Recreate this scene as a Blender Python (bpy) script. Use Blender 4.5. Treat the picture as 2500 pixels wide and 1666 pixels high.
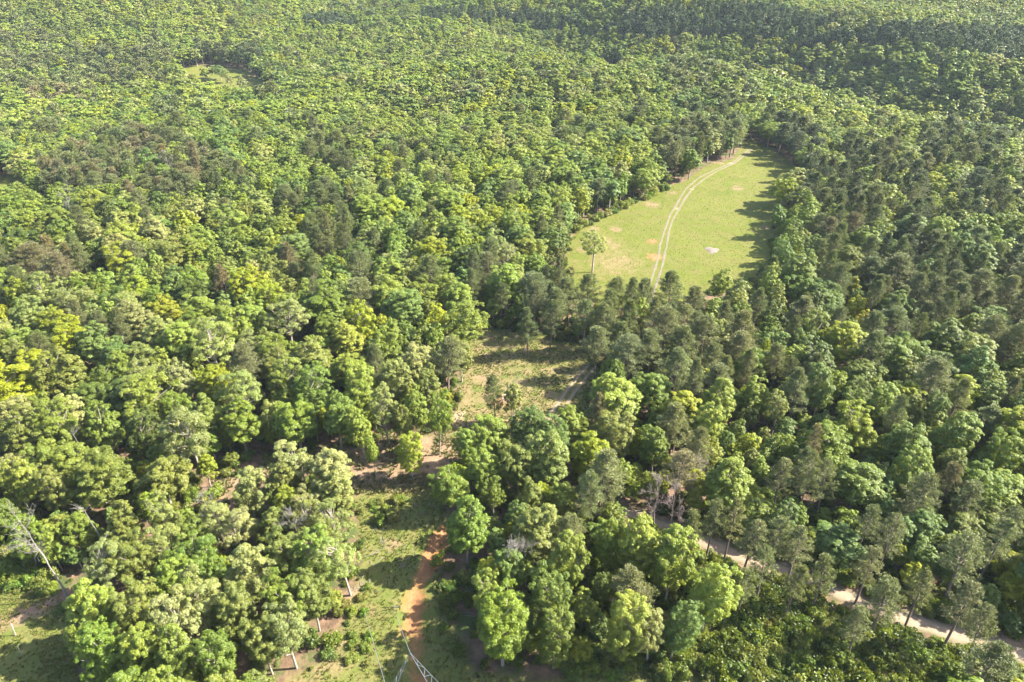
import bpy, math, random
import numpy as np
from math import radians as R

# ------------------------------------------------------------------ scene, camera, light
for o in list(bpy.data.objects):
    bpy.data.objects.remove(o, do_unlink=True)
S = bpy.context.scene
COL = S.collection
H = 110.0
PITCH = R(31.0)
FP = 2500 * 24.0 / 36.0
cam = bpy.data.cameras.new("camera")
cam.lens = 24.0
cam.sensor_width = 36.0
cam.clip_start = 0.5
cam.clip_end = 12000
cob = bpy.data.objects.new("camera", cam)
cob.location = (0, 0, H)
cob.rotation_euler = (R(90) - PITCH, 0, 0)
COL.objects.link(cob)
S.camera = cob

SUN_ELEV = R(39)
SUN_AZ = R(82)          # compass direction of the sun, clockwise from +Y (north)
W = bpy.data.worlds.new("World")
S.world = W
W.use_nodes = True
nt = W.node_tree
nt.nodes.clear()
sky = nt.nodes.new("ShaderNodeTexSky")
sky.sky_type = 'NISHITA'
sky.sun_disc = False
sky.sun_elevation = SUN_ELEV
sky.sun_rotation = SUN_AZ
sky.air_density = 1.0
sky.dust_density = 1.5
bg = nt.nodes.new("ShaderNodeBackground")
bg.inputs[1].default_value = 0.10
wo = nt.nodes.new("ShaderNodeOutputWorld")
nt.links.new(sky.outputs[0], bg.inputs[0])
nt.links.new(bg.outputs[0], wo.inputs[0])
sl = bpy.data.lights.new("sun", 'SUN')
sl.energy = 5.0
sl.angle = R(0.5)
sl.color = (1.0, 0.94, 0.80)
so = bpy.data.objects.new("sun", sl)
so.location = (300, 0, 300)
so.rotation_euler = (R(90) - SUN_ELEV, 0, R(180) - SUN_AZ)
COL.objects.link(so)
S.view_settings.view_transform = 'Standard'
S.view_settings.look = 'None'
S.view_settings.gamma = 1
S.view_settings.use_curve_mapping = False
S.view_settings.exposure = 2.62
S.render.engine = 'CYCLES'
S.cycles.use_denoising = True
S.cycles.use_adaptive_sampling = False
S.cycles.max_bounces = 6
S.cycles.diffuse_bounces = 3
S.cycles.glossy_bounces = 1
S.cycles.transmission_bounces = 3
S.cycles.volume_bounces = 0
S.cycles.caustics_reflective = False
S.cycles.caustics_refractive = False

rng = np.random.default_rng(7)
random.seed(7)

# ------------------------------------------------------------------ photograph pixel -> ground
F_ = np.array([0, math.cos(PITCH), -math.sin(PITCH)])
U_ = np.array([0, math.sin(PITCH), math.cos(PITCH)])


def ray(px, py):
    px = np.asarray(px, float)
    py = np.asarray(py, float)
    d = np.stack([(px - 1250), F_[1] * FP + U_[1] * (833 - py), F_[2] * FP + U_[2] * (833 - py)], -1)
    return d / np.linalg.norm(d, axis=-1, keepdims=True)


def sstep(a, b, x):
    t = np.clip((x - a) / (b - a), 0, 1)
    return t * t * (3 - 2 * t)


def vnoise(x, y, seed=0):
    """smooth value noise, vectorised"""
    xi = np.floor(x).astype(int)
    yi = np.floor(y).astype(int)
    fx = x - xi
    fy = y - yi
    fx = fx * fx * (3 - 2 * fx)
    fy = fy * fy * (3 - 2 * fy)

    def h(i, j):
        n = (i * 374761393 + j * 668265263 + seed * 1442695041) & 0x7fffffff
        n = ((n ^ (n >> 13)) * 1274126177) & 0x7fffffff
        return ((n ^ (n >> 16)) & 0xffff) / 65535.0
    return (h(xi, yi) * (1 - fx) * (1 - fy) + h(xi + 1, yi) * fx * (1 - fy)
            + h(xi, yi + 1) * (1 - fx) * fy + h(xi + 1, yi + 1) * fx * fy)


VALLEYS = []            # (polyline in ground coordinates, depth, width)


def dist_poly(x, y, pts, closed=False):
    x = np.asarray(x, float)
    y = np.asarray(y, float)
    best = np.full(np.broadcast(x, y).shape, 1e9)
    n = len(pts)
    for i in range(n if closed else n - 1):
        ax, ay = pts[i][:2]
        bx, by = pts[(i + 1) % n][:2]
        dx, dy = bx - ax, by - ay
        L = dx * dx + dy * dy + 1e-9
        t = np.clip(((x - ax) * dx + (y - ay) * dy) / L, 0, 1)
        best = np.minimum(best, np.hypot(x - ax - t * dx, y - ay - t * dy))
    return best


def inside(x, y, pts):
    x = np.asarray(x, float)
    y = np.asarray(y, float)
    c = np.zeros(np.broadcast(x, y).shape, bool)
    n = len(pts)
    for i in range(n):
        ax, ay = pts[i][:2]
        bx, by = pts[(i + 1) % n][:2]
        cond = ((ay > y) != (by > y))
        xx = (bx - ax) * (y - ay) / (by - ay + 1e-12) + ax
        c ^= cond & (x < xx)
    return c


def terr(x, y):
    x = np.asarray(x, float)
    y = np.asarray(y, float)
    z = 42 * sstep(430, 950, y)
    z = z + (vnoise(x / 90 + 31, y / 90 + 11, 3) - .5) * 3.0 * sstep(40, 160, np.abs(y - 0) + 0 * x)
    z = z + (vnoise(x / 170 + 5, y / 170 + 9, 5) - .5) * 44 * sstep(380, 700, y)
    z = z + (vnoise(x / 22 + 5, y / 22 + 9, 8) - .5) * 0.5
    z = z + 20 * np.exp(-(((x - 210) / 140) ** 2 + ((y - 830) / 60) ** 2))
    z = z - 0.02 * np.clip(-x - 60, 0, 400) * sstep(100, 300, y)
    for pts, dep, wid in VALLEYS:
        d = dist_poly(x, y, pts)
        z = z - dep * np.exp(-(d / wid) ** 2)
    z = z + 90 * sstep(1150, 2600, y)
    return z


def toground(px, py, up=0.0):
    """where the sight line through (px, py) meets the surface 'up' metres above ground"""
    d = ray(px, py)
    ss = np.arange(40, 1700, 9.0)
    p = d[:, None, :] * ss[None, :, None]
    below = (H + p[..., 2]) < terr(p[..., 0], p[..., 1]) + np.reshape(up, (-1, 1))
    k = np.where(below.any(1), below.argmax(1), len(ss) - 1)
    hi = ss[k]
    lo = hi - 9
    for _ in range(9):
        m = (lo + hi) / 2
        p = d * m[:, None]
        bl = (H + p[..., 2]) < terr(p[..., 0], p[..., 1]) + up
        hi = np.where(bl, m, hi)
        lo = np.where(bl, lo, m)
    p = d * hi[:, None]
    return p[:, 0], p[:, 1]


def G(pts, up=0.0):
    a = np.array(pts, float)
    x, y = toground(a[:, 0], a[:, 1], up)
    return [(float(i), float(j)) for i, j in zip(x, y)]


def project(x, y, z):
    v = np.stack([np.asarray(x, float), np.asarray(y, float), np.asarray(z, float) - H], -1)
    zc = v @ F_
    return 1250 + FP * v[..., 0] / zc, 833 - FP * (v @ U_) / zc, zc


v1 = G([(1290, 52), (1371, 66), (1453, 96), (1519, 112), (1600, 112), (1720, 100), (1850, 120)])
v2 = G([(2090, 150), (2137, 168), (2177, 188), (2218, 200), (2295, 222), (2397, 240), (2489, 262), (2600, 300)])
VALLEYS += [(v1, 34, 60), (v2, 42, 62)]

# areas read off the photograph, as outlines on the ground
FIELD = G([(1826, 338), (1814, 352), (1790, 388), (1719, 408), (1671, 444), (1618, 458), (1558, 492), (1478, 522), (1410, 556),
           (1388, 600), (1375, 660), (1400, 715), (1500, 750), (1600, 752), (1680, 735), (1740, 715), (1830, 690), (1885, 650),
           (1890, 560), (1905, 520), (1950, 468), (1956, 412), (1905, 380), (1860, 350)])
CLEARING = G([(1147, 806), (1258, 800), (1355, 826), (1440, 846), (1462, 905), (1450, 960), (1420, 1020), (1375, 1075),
              (1300, 1100), (1200, 1110), (1105, 1100), (1085, 1050), (1109, 997), (1130, 912), (1128, 830)])
BELT = G([(1105, 1060), (1215, 1095), (1130, 1130), (1090, 1200), (860, 1210), (760, 1190), (640, 1220), (560, 1230), (480, 1270), (440, 1300),
          (425, 1270), (520, 1175), (640, 1130), (760, 1110), (900, 1070), (1000, 1040)])
CORR = G([(850, 1190), (1100, 1170), (1085, 1300), (1068, 1400), (1090, 1500), (1160, 1640), (1330, 1660), (1520, 1630), (1800, 1660),
          (1900, 1900), (560, 1900), (700, 1660), (800, 1600), (850, 1500), (880, 1350), (870, 1250)])
LEFTGRASS = G([(-60, 1425), (60, 1440), (150, 1462), (170, 1530), (180, 1600), (250, 1900), (-300, 1900), (-300, 1400)])
FARCLEAR = G([(430, 172), (520, 160), (600, 172), (650, 205), (665, 262), (560, 258), (455, 235)])
FARLEFT = G([(-60, 430), (40, 428), (75, 445), (70, 520), (-60, 540)])
FARLEFT2 = G([(-60, 255), (14, 252), (20, 300), (-60, 320)])
RIDE = G([(1340, 250), (1362, 250), (1362, 400), (1336, 400)])
RIDE2 = G([(1465, 175), (1505, 168), (1505, 205), (1465, 215)])
THICKET = G([(1740, 1075), (1990, 1060), (2010, 1170), (1900, 1260), (1720, 1200)])
EXCL = [G(p) for p in ([(1100, 1000), (1452, 880), (1455, 1000), (1400, 1090), (1330, 1130), (1220, 1150), (1105, 1120)],
    [(1385, 600), (1890, 560), (1890, 700), (1830, 770), (1740, 810), (1500, 815), (1400, 790), (1340, 700)],
    [(1060, 1190), (1120, 1200), (1115, 1300), (1170, 1400), (1190, 1500), (1180, 1700), (1000, 1700), (1000, 1400)],
    [(430, 1225), (700, 1130), (860, 1180), (860, 1270), (700, 1255), (520, 1320), (420, 1320)],
    [(2150, 1500), (2560, 1590), (2560, 1640), (2300, 1640), (2150, 1560)],
    [(1760, 1510), (2150, 1545), (2300, 1630), (2300, 2000), (1300, 2000), (1300, 1740), (1700, 1720)])]
SHADEGAP = G([(2130, 1000), (2200, 985), (2230, 1010), (2150, 1040)])
OPENS = [FIELD, CLEARING, BELT, CORR, LEFTGRASS, FARCLEAR, FARLEFT, FARLEFT2, RIDE, RIDE2]
SANDROAD = G([(1480, 1235), (1533, 1251), (1620, 1285), (1704, 1313), (1745, 1333), (1832, 1369), (1927, 1400), (2012, 1433), (2080, 1463),
              (2225, 1518), (2331, 1548), (2437, 1582), (2560, 1612), (2700, 1640)])
PATH = G([(1150, 1115), (1050, 1125), (900, 1140), (750, 1150), (667, 1161), (565, 1183), (493, 1225), (433, 1280), (350, 1345), (250, 1412),
          (144, 1467), (13, 1518), (-120, 1570)])
RUT_A = G([(1350 + a / 3.36, 330 + b / 3.36) for a, b in [(1620, 110), (1545, 165), (1470, 228), (1330, 285), (1200, 350), (1090, 440), (1030, 540), (960, 660),
          (910, 790), (880, 900), (870, 980), (840, 1090), (805, 1190), (770, 1290), (740, 1400)]])
RUT_B = G([(1350 + a / 3.36, 330 + b / 3.36) for a, b in [(1640, 116), (1560, 175), (1478, 238), (1340, 300), (1245, 360), (1155, 425), (1090, 510), (1034, 610), (978, 700),
          (948, 800), (932, 900), (914, 1000), (892, 1090), (856, 1200), (820, 1300), (790, 1410)]])
CLR_A = G([(1452, 880), (1425, 905), (1390, 945), (1362, 985), (1340, 1020), (1320, 1050), (1290, 1080)])
CLR_B = G([(1458, 890), (1436, 915), (1403, 955), (1378, 995), (1358, 1030), (1338, 1060), (1308, 1092)])
CLAY = G([(1090, 1290), (1060, 1350), (1035, 1400), (1012, 1450), (1005, 1530), (1012, 1600), (1030, 1690)])


# ------------------------------------------------------------------ helpers for objects
def add(o, parent=None):
    COL.objects.link(o)
    if parent is not None:
        o.parent = parent
    return o


def tag(o, label=None, cat=None, group=None, kind=None):
    if label:
        o["label"] = label
    if cat:
        o["category"] = cat
    if group:
        o["group"] = group
    if kind:
        o["kind"] = kind
    return o


def mesh_np(name, V, Fq, mat=None, attrs=None, smooth=False):
    """V (n,3); Fq list of index rows, all of one length"""
    me = bpy.data.meshes.new(name)
    V = np.asarray(V, np.float32)
    Fq = np.asarray(Fq, np.int32)
    k = Fq.shape[1]
    me.vertices.add(len(V))
    me.vertices.foreach_set("co", V.ravel())
    me.loops.add(Fq.size)
    me.loops.foreach_set("vertex_index", Fq.ravel())
    me.polygons.add(len(Fq))
    me.polygons.foreach_set("loop_start", np.arange(len(Fq), dtype=np.int32) * k)
    if smooth:
        me.polygons.foreach_set("use_smooth", np.ones(len(Fq), bool))
    me.update(calc_edges=True)
    me.validate()
    if mat:
        me.materials.append(mat)
    for nm, dom, dat in (attrs or []):
        a = me.attributes.new(nm, 'FLOAT', dom)
        a.data.foreach_set("value", np.asarray(dat, np.float32))
    return me


class Tubes:
    def __init__(s):
        s.V = []
        s.F = []
        s.n = 0

    def tube(s, pts, rad, k=5):
        pts = [np.array(p, float) for p in pts]
        ring = []
        for i, p in enumerate(pts):
            a = pts[min(i + 1, len(pts) - 1)] - pts[max(i - 1, 0)]
            a = a / (np.linalg.norm(a) + 1e-9)
            ref = np.array([1.0, 0, 0]) if abs(a[0]) < .8 else np.array([0, 1.0, 0])
            u = np.cross(a, ref)
            u /= np.linalg.norm(u)
            v = np.cross(a, u)
            an = np.arange(k) * 2 * math.pi / k
            s.V.append(p + rad[i] * (np.cos(an)[:, None] * u + np.sin(an)[:, None] * v))
            ring.append(s.n)
            s.n += k
        for i in range(len(pts) - 1):
            for j in range(k):
                s.F.append((ring[i] + j, ring[i] + (j + 1) % k, ring[i + 1] + (j + 1) % k, ring[i + 1] + j))
        return s

    def mesh(s, name, mat):
        return mesh_np(name, np.concatenate(s.V), s.F, mat)


# ------------------------------------------------------------------ materials
def mat_new(name):
    m = bpy.data.materials.new(name)
    m.use_nodes = True
    n = m.node_tree
    n.nodes.clear()
    return m, n


def nd(n, t, **kw):
    a = n.nodes.new(t)
    for k, v in kw.items():
        setattr(a, k, v)
    return a


def mixc(n, f, a, b, bt='MIX'):
    m = nd(n, "ShaderNodeMix", data_type='RGBA', blend_type=bt)
    for s, v in ((0, f), (6, a), (7, b)):
        if hasattr(v, 'is_output'):
            n.links.new(v, m.inputs[s])
        elif v is not None:
            m.inputs[s].default_value = v if s == 0 else (*v, 1)
    return m.outputs[2]


def foliage_mat(name, transl, spec, rough, var):
    m, n = mat_new(name)
    ti = nd(n, "ShaderNodeAttribute", attribute_type='INSTANCER', attribute_name='tint')
    lv = nd(n, "ShaderNodeAttribute", attribute_type='GEOMETRY', attribute_name='lv')
    hs = nd(n, "ShaderNodeHueSaturation")
    mr = nd(n, "ShaderNodeMapRange")
    mr.inputs[3].default_value = 1 - var
    mr.inputs[4].default_value = 1 + var
    n.links.new(lv.outputs['Fac'], mr.inputs[0])
    mh = nd(n, "ShaderNodeMapRange")
    mh.inputs[3].default_value = 0.515
    mh.inputs[4].default_value = 0.485
    n.links.new(lv.outputs['Fac'], mh.inputs[0])
    n.links.new(mh.outputs[0], hs.inputs['Hue'])
    n.links.new(mr.outputs[0], hs.inputs['Value'])
    n.links.new(ti.outputs['Color'], hs.inputs['Color'])
    p = nd(n, "ShaderNodeBsdfPrincipled")
    p.inputs['Roughness'].default_value = rough
    p.inputs['Specular IOR Level'].default_value = spec
    n.links.new(hs.outputs[0], p.inputs['Base Color'])
    t = nd(n, "ShaderNodeBsdfTranslucent")
    tc = mixc(n, 1.0, hs.outputs[0], (1.25, 1.15, 0.45), 'MULTIPLY')
    n.links.new(tc, t.inputs[0])
    mx = nd(n, "ShaderNodeMixShader")
    mx.inputs[0].default_value = transl
    n.links.new(p.outputs[0], mx.inputs[1])
    n.links.new(t.outputs[0], mx.inputs[2])
    o = nd(n, "ShaderNodeOutputMaterial")
    n.links.new(mx.outputs[0], o.inputs[0])
    return m


M_LEAF = foliage_mat("leaf", 0.45, 0.35, 0.5, 0.2)
M_NEEDLE = foliage_mat("needle", 0.25, 0.3, 0.55, 0.25)
M_BLADE = foliage_mat("grass_blade", 0.3, 0.2, 0.6, 0.3)


def bark_mat(name, a, b, scale=3.0):
    m, n = mat_new(name)
    tc = nd(n, "ShaderNodeTexCoord")
    mp = nd(n, "ShaderNodeMapping")
    mp.inputs['Scale'].default_value = (4, 4, 0.7)
    n.links.new(tc.outputs['Object'], mp.inputs[0])
    no = nd(n, "ShaderNodeTexNoise")
    no.inputs['Scale'].default_value = scale
    no.inputs['Detail'].default_value = 5
    n.links.new(mp.outputs[0], no.inputs[0])
    r = nd(n, "ShaderNodeMapRange")
    r.inputs[1].default_value = .35
    r.inputs[2].default_value = .65
    n.links.new(no.outputs[0], r.inputs[0])
    c = mixc(n, r.outputs[0], a, b)
    p = nd(n, "ShaderNodeBsdfPrincipled")
    p.inputs['Roughness'].default_value = .85
    n.links.new(c, p.inputs['Base Color'])
    o = nd(n, "ShaderNodeOutputMaterial")
    n.links.new(p.outputs[0], o.inputs[0])
    return m


M_BARK = bark_mat("bark_grey", (0.15, 0.125, 0.10), (0.27, 0.235, 0.195))
M_BARKP = bark_mat("bark_pine", (0.09, 0.065, 0.05), (0.19, 0.14, 0.11))
M_DEAD = bark_mat("weathered_wood", (0.10, 0.088, 0.076), (0.17, 0.155, 0.135))
M_TWIG = bark_mat("dead_twigs", (0.12, 0.09, 0.08), (0.19, 0.145, 0.13))


def simple(name, c, rough=.7, metal=0.0, noise=0.0, scale=4.0):
    m, n = mat_new(name)
    p = nd(n, "ShaderNodeBsdfPrincipled")
    p.inputs['Roughness'].default_value = rough
    p.inputs['Metallic'].default_value = metal
    no = nd(n, "ShaderNodeTexNoise")
    no.inputs['Scale'].default_value = scale
    no.inputs['Detail'].default_value = 6
    tc = nd(n, "ShaderNodeTexCoord")
    n.links.new(tc.outputs['Object'], no.inputs[0])
    lo = tuple(v * (1 - noise) for v in c)
    hi = tuple(min(1, v * (1 + noise)) for v in c)
    r = nd(n, "ShaderNodeMapRange")
    r.inputs[1].default_value = .3
    r.inputs[2].default_value = .7
    n.links.new(no.outputs[0], r.inputs[0])
    n.links.new(mixc(n, r.outputs[0], lo, hi), p.inputs['Base Color'])
    o = nd(n, "ShaderNodeOutputMaterial")
    n.links.new(p.outputs[0], o.inputs[0])
    return m


M_STEEL = simple("galvanised_steel", (0.11, 0.13, 0.155), .5, .4, .2, 6)
M_POST = simple("weathered_post", (0.22, 0.21, 0.19), .8, 0, .3, 8)
M_SAND = simple("pale_sand", (0.107, 0.083, 0.067), .95, 0, .22, 1.3)
M_WIRE = simple("grey_cable", (0.15, 0.155, 0.165), .5, .3, .1, 5)


def ground_mat():
    m, n = mat_new("ground")
    geo = nd(n, "ShaderNodeNewGeometry")

    def noise(scale, detail=6, rough=.6):
        a = nd(n, "ShaderNodeTexNoise")
        a.inputs['Scale'].default_value = scale
        a.inputs['Detail'].default_value = detail
        a.inputs['Roughness'].default_value = rough
        n.links.new(geo.outputs['Position'], a.inputs[0])
        return a.outputs[0]

    def attr(nm):
        return nd(n, "ShaderNodeAttribute", attribute_type='GEOMETRY', attribute_name=nm).outputs['Fac']

    def rng_(v, a, b, c=0.0, d=1.0):
        r = nd(n, "ShaderNodeMapRange")
        r.inputs[1].default_value = a
        r.inputs[2].default_value = b
        r.inputs[3].default_value = c
        r.inputs[4].default_value = d
        n.links.new(v, r.inputs[0])
        return r.outputs[0]

    def math_(op, a, b):
        x = nd(n, "ShaderNodeMath", operation=op)
        for i, v in enumerate((a, b)):
            if hasattr(v, 'is_output'):
                n.links.new(v, x.inputs[i])
            else:
                x.inputs[i].default_value = v
        return x.outputs[0]

    def edge(mask, nz, soft=.18):
        # mask + (noise-0.5) thresholded: a ragged border
        s = math_('ADD', mask, math_('MULTIPLY', math_('SUBTRACT', nz, 0.5), 0.9))
        return rng_(s, .5 - soft, .5 + soft)
    n1 = noise(0.35, 8, .65)
    n2 = noise(1.6, 6, .7)
    n3 = noise(0.06, 4)
    n4 = noise(6.0, 4, .7)
    n5 = noise(0.15, 6, .6)
    floor = mixc(n, rng_(n1, .35, .65), (0.055, 0.038, 0.025), (0.16, 0.10, 0.065))
    floor = mixc(n, rng_(n5, .48, .62), floor, (0.045, 0.06, 0.018))
    gA = mixc(n, rng_(n3, .36, .64), (0.068, 0.083, 0.0105), (0.093, 0.098, 0.018))
    gB = mixc(n, rng_(n5, .40, .66), gA, (0.104, 0.092, 0.028))
    gC = mixc(n, rng_(n2, .40, .80), gB, (0.056, 0.070, 0.010))
    wild = mixc(n, rng_(n1, .35, .65), (0.072, 0.090, 0.015), (0.115, 0.098, 0.036))
    wild = mixc(n, rng_(n2, .45, .72), wild, (0.05, 0.07, 0.018))
    dirt = mixc(n, rng_(n1, .3, .7), (0.119, 0.076, 0.049), (0.212, 0.140, 0.089))
    dirt = mixc(n, rng_(n4, .5, .8), dirt, (0.12, 0.085, 0.05))
    sand = mixc(n, rng_(n2, .3, .7), (0.204, 0.145, 0.093), (0.272, 0.204, 0.140))
    clay = mixc(n, rng_(n1, .35, .65), (0.152, 0.068, 0.029), (0.240, 0.116, 0.050))
    clay = mixc(n, rng_(n4, .5, .8), clay, (0.13, 0.07, 0.035))
    c = mixc(n, edge(attr("m_grass"), n2), floor, gC)
    c = mixc(n, edge(attr("m_wild"), n1), c, wild)
    c = mixc(n, edge(attr("m_dirt"), n1, .25), c, dirt)
    c = mixc(n, edge(attr("m_clay"), n1, .2), c, clay)
    c = mixc(n, edge(attr("m_sand"), n1, .15), c, sand)
    p = nd(n, "ShaderNodeBsdfPrincipled")
    p.inputs['Roughness'].default_value = .95
    p.inputs['Specular IOR Level'].default_value = .1
    n.links.new(c, p.inputs['Base Color'])
    b = nd(n, "ShaderNodeBump")
    b.inputs['Strength'].default_value = .6
    b.inputs['Distance'].default_value = .35
    n.links.new(n2, b.inputs['Height'])
    n.links.new(b.outputs[0], p.inputs['Normal'])
    o = nd(n, "ShaderNodeOutputMaterial")
    n.links.new(p.outputs[0], o.inputs[0])
    return m


M_GROUND = ground_mat()


def rut_mat(name, edge_c, mid_lo, mid_hi):
    m, n = mat_new(name)
    geo = nd(n, "ShaderNodeNewGeometry")
    a = nd(n, "ShaderNodeTexNoise")
    a.inputs['Scale'].default_value = 0.9
    a.inputs['Detail'].default_value = 7
    n.links.new(geo.outputs['Position'], a.inputs[0])
    r = nd(n, "ShaderNodeMapRange")
    r.inputs[1].default_value = .35
    r.inputs[2].default_value = .65
    n.links.new(a.outputs[0], r.inputs[0])
    c = mixc(n, r.outputs[0], mid_lo, mid_hi)
    ed = nd(n, "ShaderNodeAttribute", attribute_type='GEOMETRY', attribute_name='edge')
    s = nd(n, "ShaderNodeMath", operation='ADD')
    n.links.new(ed.outputs['Fac'], s.inputs[0])
    q = nd(n, "ShaderNodeMath", operation='MULTIPLY_ADD')
    n.links.new(a.outputs[0], q.inputs[0])
    q.inputs[1].default_value = 1.2
    q.inputs[2].default_value = -0.6
    n.links.new(q.outputs[0], s.inputs[1])
    e = nd(n, "ShaderNodeMapRange")
    e.inputs[1].default_value = .45
    e.inputs[2].default_value = .95
    n.links.new(s.outputs[0], e.inputs[0])
    c = mixc(n, e.outputs[0], c, edge_c)
    p = nd(n, "ShaderNodeBsdfPrincipled")
    p.inputs['Roughness'].default_value = .95
    n.links.new(c, p.inputs['Base Color'])
    o = nd(n, "ShaderNodeOutputMaterial")
    n.links.new(p.outputs[0], o.inputs[0])
    return m


M_RUT = rut_mat("sandy_rut", (0.070, 0.070, 0.020), (0.085, 0.063, 0.039), (0.115, 0.089, 0.059))
M_ROAD = rut_mat("sandy_road", (0.082, 0.068, 0.030), (0.150, 0.106, 0.068), (0.197, 0.146, 0.098))
M_CRUT = rut_mat("clearing_rut", (0.088, 0.080, 0.032), (0.144, 0.096, 0.060), (0.192, 0.136, 0.088))

# ------------------------------------------------------------------ ground
def axis(a0, a1, fine, lo, hi, growth=1.12, mx=60.0):
    mid = list(np.arange(a0, a1 + .01, fine))
    s = fine
    left = []
    v = a0
    while v > lo:
        s = min(s * growth, mx)
        v -= s
        left.append(v)
    s = fine
    right = []
    v = a1
    while v < hi:
        s = min(s * growth, mx)
        v += s
        right.append(v)
    return np.array(left[::-1] + mid + right)


XS = axis(-190, 215, 1.3, -4200, 4200)
YS = axis(48, 410, 1.3, -600, 7000)
GX, GY = np.meshgrid(XS, YS)
GZ = terr(GX, GY)


def blob(lst, x, y):
    m = np.zeros_like(x)
    for (px, py, w) in lst:
        cx, cy = G([(px, py)])[0]
        d = math.hypot(cx, cy, H)
        r = w * d / FP / 2
        m = np.maximum(m, np.exp(-(((x - cx) / r) ** 2 + ((y - cy) / (r * 1.2)) ** 2)))
    return m


def poly_mask(P, x, y, soft=2.0):
    d = dist_poly(x, y, P, True)
    s = np.where(inside(x, y, P), d, -d)
    return np.clip(.5 + s / (2 * soft), 0, 1)


near = (GY < 700) & (np.abs(GX) < 520)
xn, yn = GX[near], GY[near]
mk = {k: np.zeros(GX.shape) for k in ("m_grass", "m_wild", "m_dirt", "m_clay", "m_sand")}
mk["m_grass"][near] = np.maximum.reduce([poly_mask(FIELD, xn, yn, 1.5), poly_mask(FARLEFT, xn, yn), poly_mask(FARCLEAR, xn, yn)])
wild = np.maximum.reduce([.75 * poly_mask(EXCL[5], xn, yn, 4), .6 * poly_mask(THICKET, xn, yn, 4), poly_mask(CLEARING, xn, yn, 3), poly_mask(CORR, xn, yn, 3), poly_mask(LEFTGRASS, xn, yn, 3),
                          .8 * poly_mask(RIDE, xn, yn, 3), .6 * poly_mask(BELT, xn, yn, 4), .9 * poly_mask(FARLEFT2, xn, yn)])
mk["m_wild"][near] = wild
dirt = .62 * blob([(1450, 560, 40), (1480, 590, 50), (1500, 560, 40), (1420, 610, 30), (1180, 920, 90), (1110, 990, 70), (1240, 985, 120), (1170, 850, 60), (1500, 600, 40), (1590, 500, 50), (1540, 495, 30),
                   (1700, 715, 40), (1640, 470, 30), (1760, 400, 25), (870, 1190, 80), (960, 1330, 50), (860, 1440, 60), (900, 1500, 40),
                   (1110, 1040, 80), (1340, 960, 60), (1800, 460, 40), (1870, 555, 30), (620, 195, 30)], xn, yn)
dirt = np.maximum(dirt, .68 * poly_mask(BELT, xn, yn, 4))
dirt = np.maximum(dirt, .85 * np.exp(-(dist_poly(xn, yn, PATH) / 2.6) ** 2))
dirt = np.maximum(dirt, .52 * blob([(1190, 880, 150), (1130, 960, 120), (1150, 1040, 120), (1240, 1010, 160), (1210, 830, 70)], xn, yn))
dirt = np.maximum(dirt, .40 * poly_mask(CLEARING, xn, yn, 3))
dirt = np.maximum(dirt, .45 * blob([(1500, 640, 220), (1150, 900, 160), (820, 1600, 120), (760, 1660, 160)], xn, yn))
dirt = np.maximum(dirt, .6 * np.exp(-(dist_poly(xn, yn, SANDROAD) / 5.5) ** 2))
mk["m_dirt"][near] = dirt
clay = 1.1 * np.exp(-((dist_poly(xn, yn, CLAY) + 2.0 * (vnoise(xn / 4, yn / 4, 42) - .45)) / 2.1) ** 2) * (.42 + .9 * vnoise(xn / 6, yn / 6, 41))
clay = np.maximum(clay, .8 * blob([(1597, 627, 46), (1592, 590, 30), (1012, 1470, 70), (1230, 975, 60), (735, 935, 40), (700, 930, 60)], xn, yn))
mk["m_clay"][near] = clay
sand = .42 * np.exp(-((np.minimum(dist_poly(xn, yn, RUT_A), dist_poly(xn, yn, RUT_B))) / .7) ** 2)
sand = np.maximum(sand, .7 * blob([(1655, 510, 18), (1690, 462, 16), (1785, 400, 20), (1240, 970, 70), (1120, 1015, 60)], xn, yn))
mk["m_sand"][near] = sand
# shallow erosion of the clay gully
GZ[near] -= .9 * np.exp(-(dist_poly(xn, yn, CLAY) / 1.6) ** 2) * (0.6 + .8 * vnoise(xn / 3, yn / 3, 4))
GZ[near] += .18 * (vnoise(xn / 2.3, yn / 2.3, 14) - .5)

ny, nx = GX.shape
allV = np.stack([GX, GY, GZ], -1).reshape(-1, 3)
idx = np.arange(ny * nx).reshape(ny, nx)
quads = np.stack([idx[:-1, :-1], idx[:-1, 1:], idx[1:, 1:], idx[1:, :-1]], -1).reshape(-1, 4)
cx = ((GX[:-1, :-1] + GX[1:, 1:]) / 2).ravel()
cy = ((GY[:-1, :-1] + GY[1:, 1:]) / 2).ravel()
zone = np.zeros(len(quads), int)
zone[inside(cx, cy, FIELD)] = 1
zone[inside(cx, cy, CLEARING)] = 2
zone[inside(cx, cy, LEFTGRASS) | inside(cx, cy, CORR)] = 3
flatm = {k: v.ravel() for k, v in mk.items()}
for zi, nm, lb in ((0, "ground", "leaf littered forest floor with red brown soil"), (1, "meadow", "bright green hay field between the woods"),
                   (2, "clearing_ground", "patchy grass and bare soil of the small clearing"),
                   (3, "corridor_ground", "weedy grass strip with orange clay along the power line corridor")):
    q = quads[zone == zi]
    used, inv = np.unique(q, return_inverse=True)
    me = mesh_np(nm, allV[used], inv.reshape(-1, 4), M_GROUND, [(k, 'POINT', v[used]) for k, v in flatm.items()], smooth=True)
    tag(add(bpy.data.objects.new(nm, me)), lb, None, None, "structure")


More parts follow.
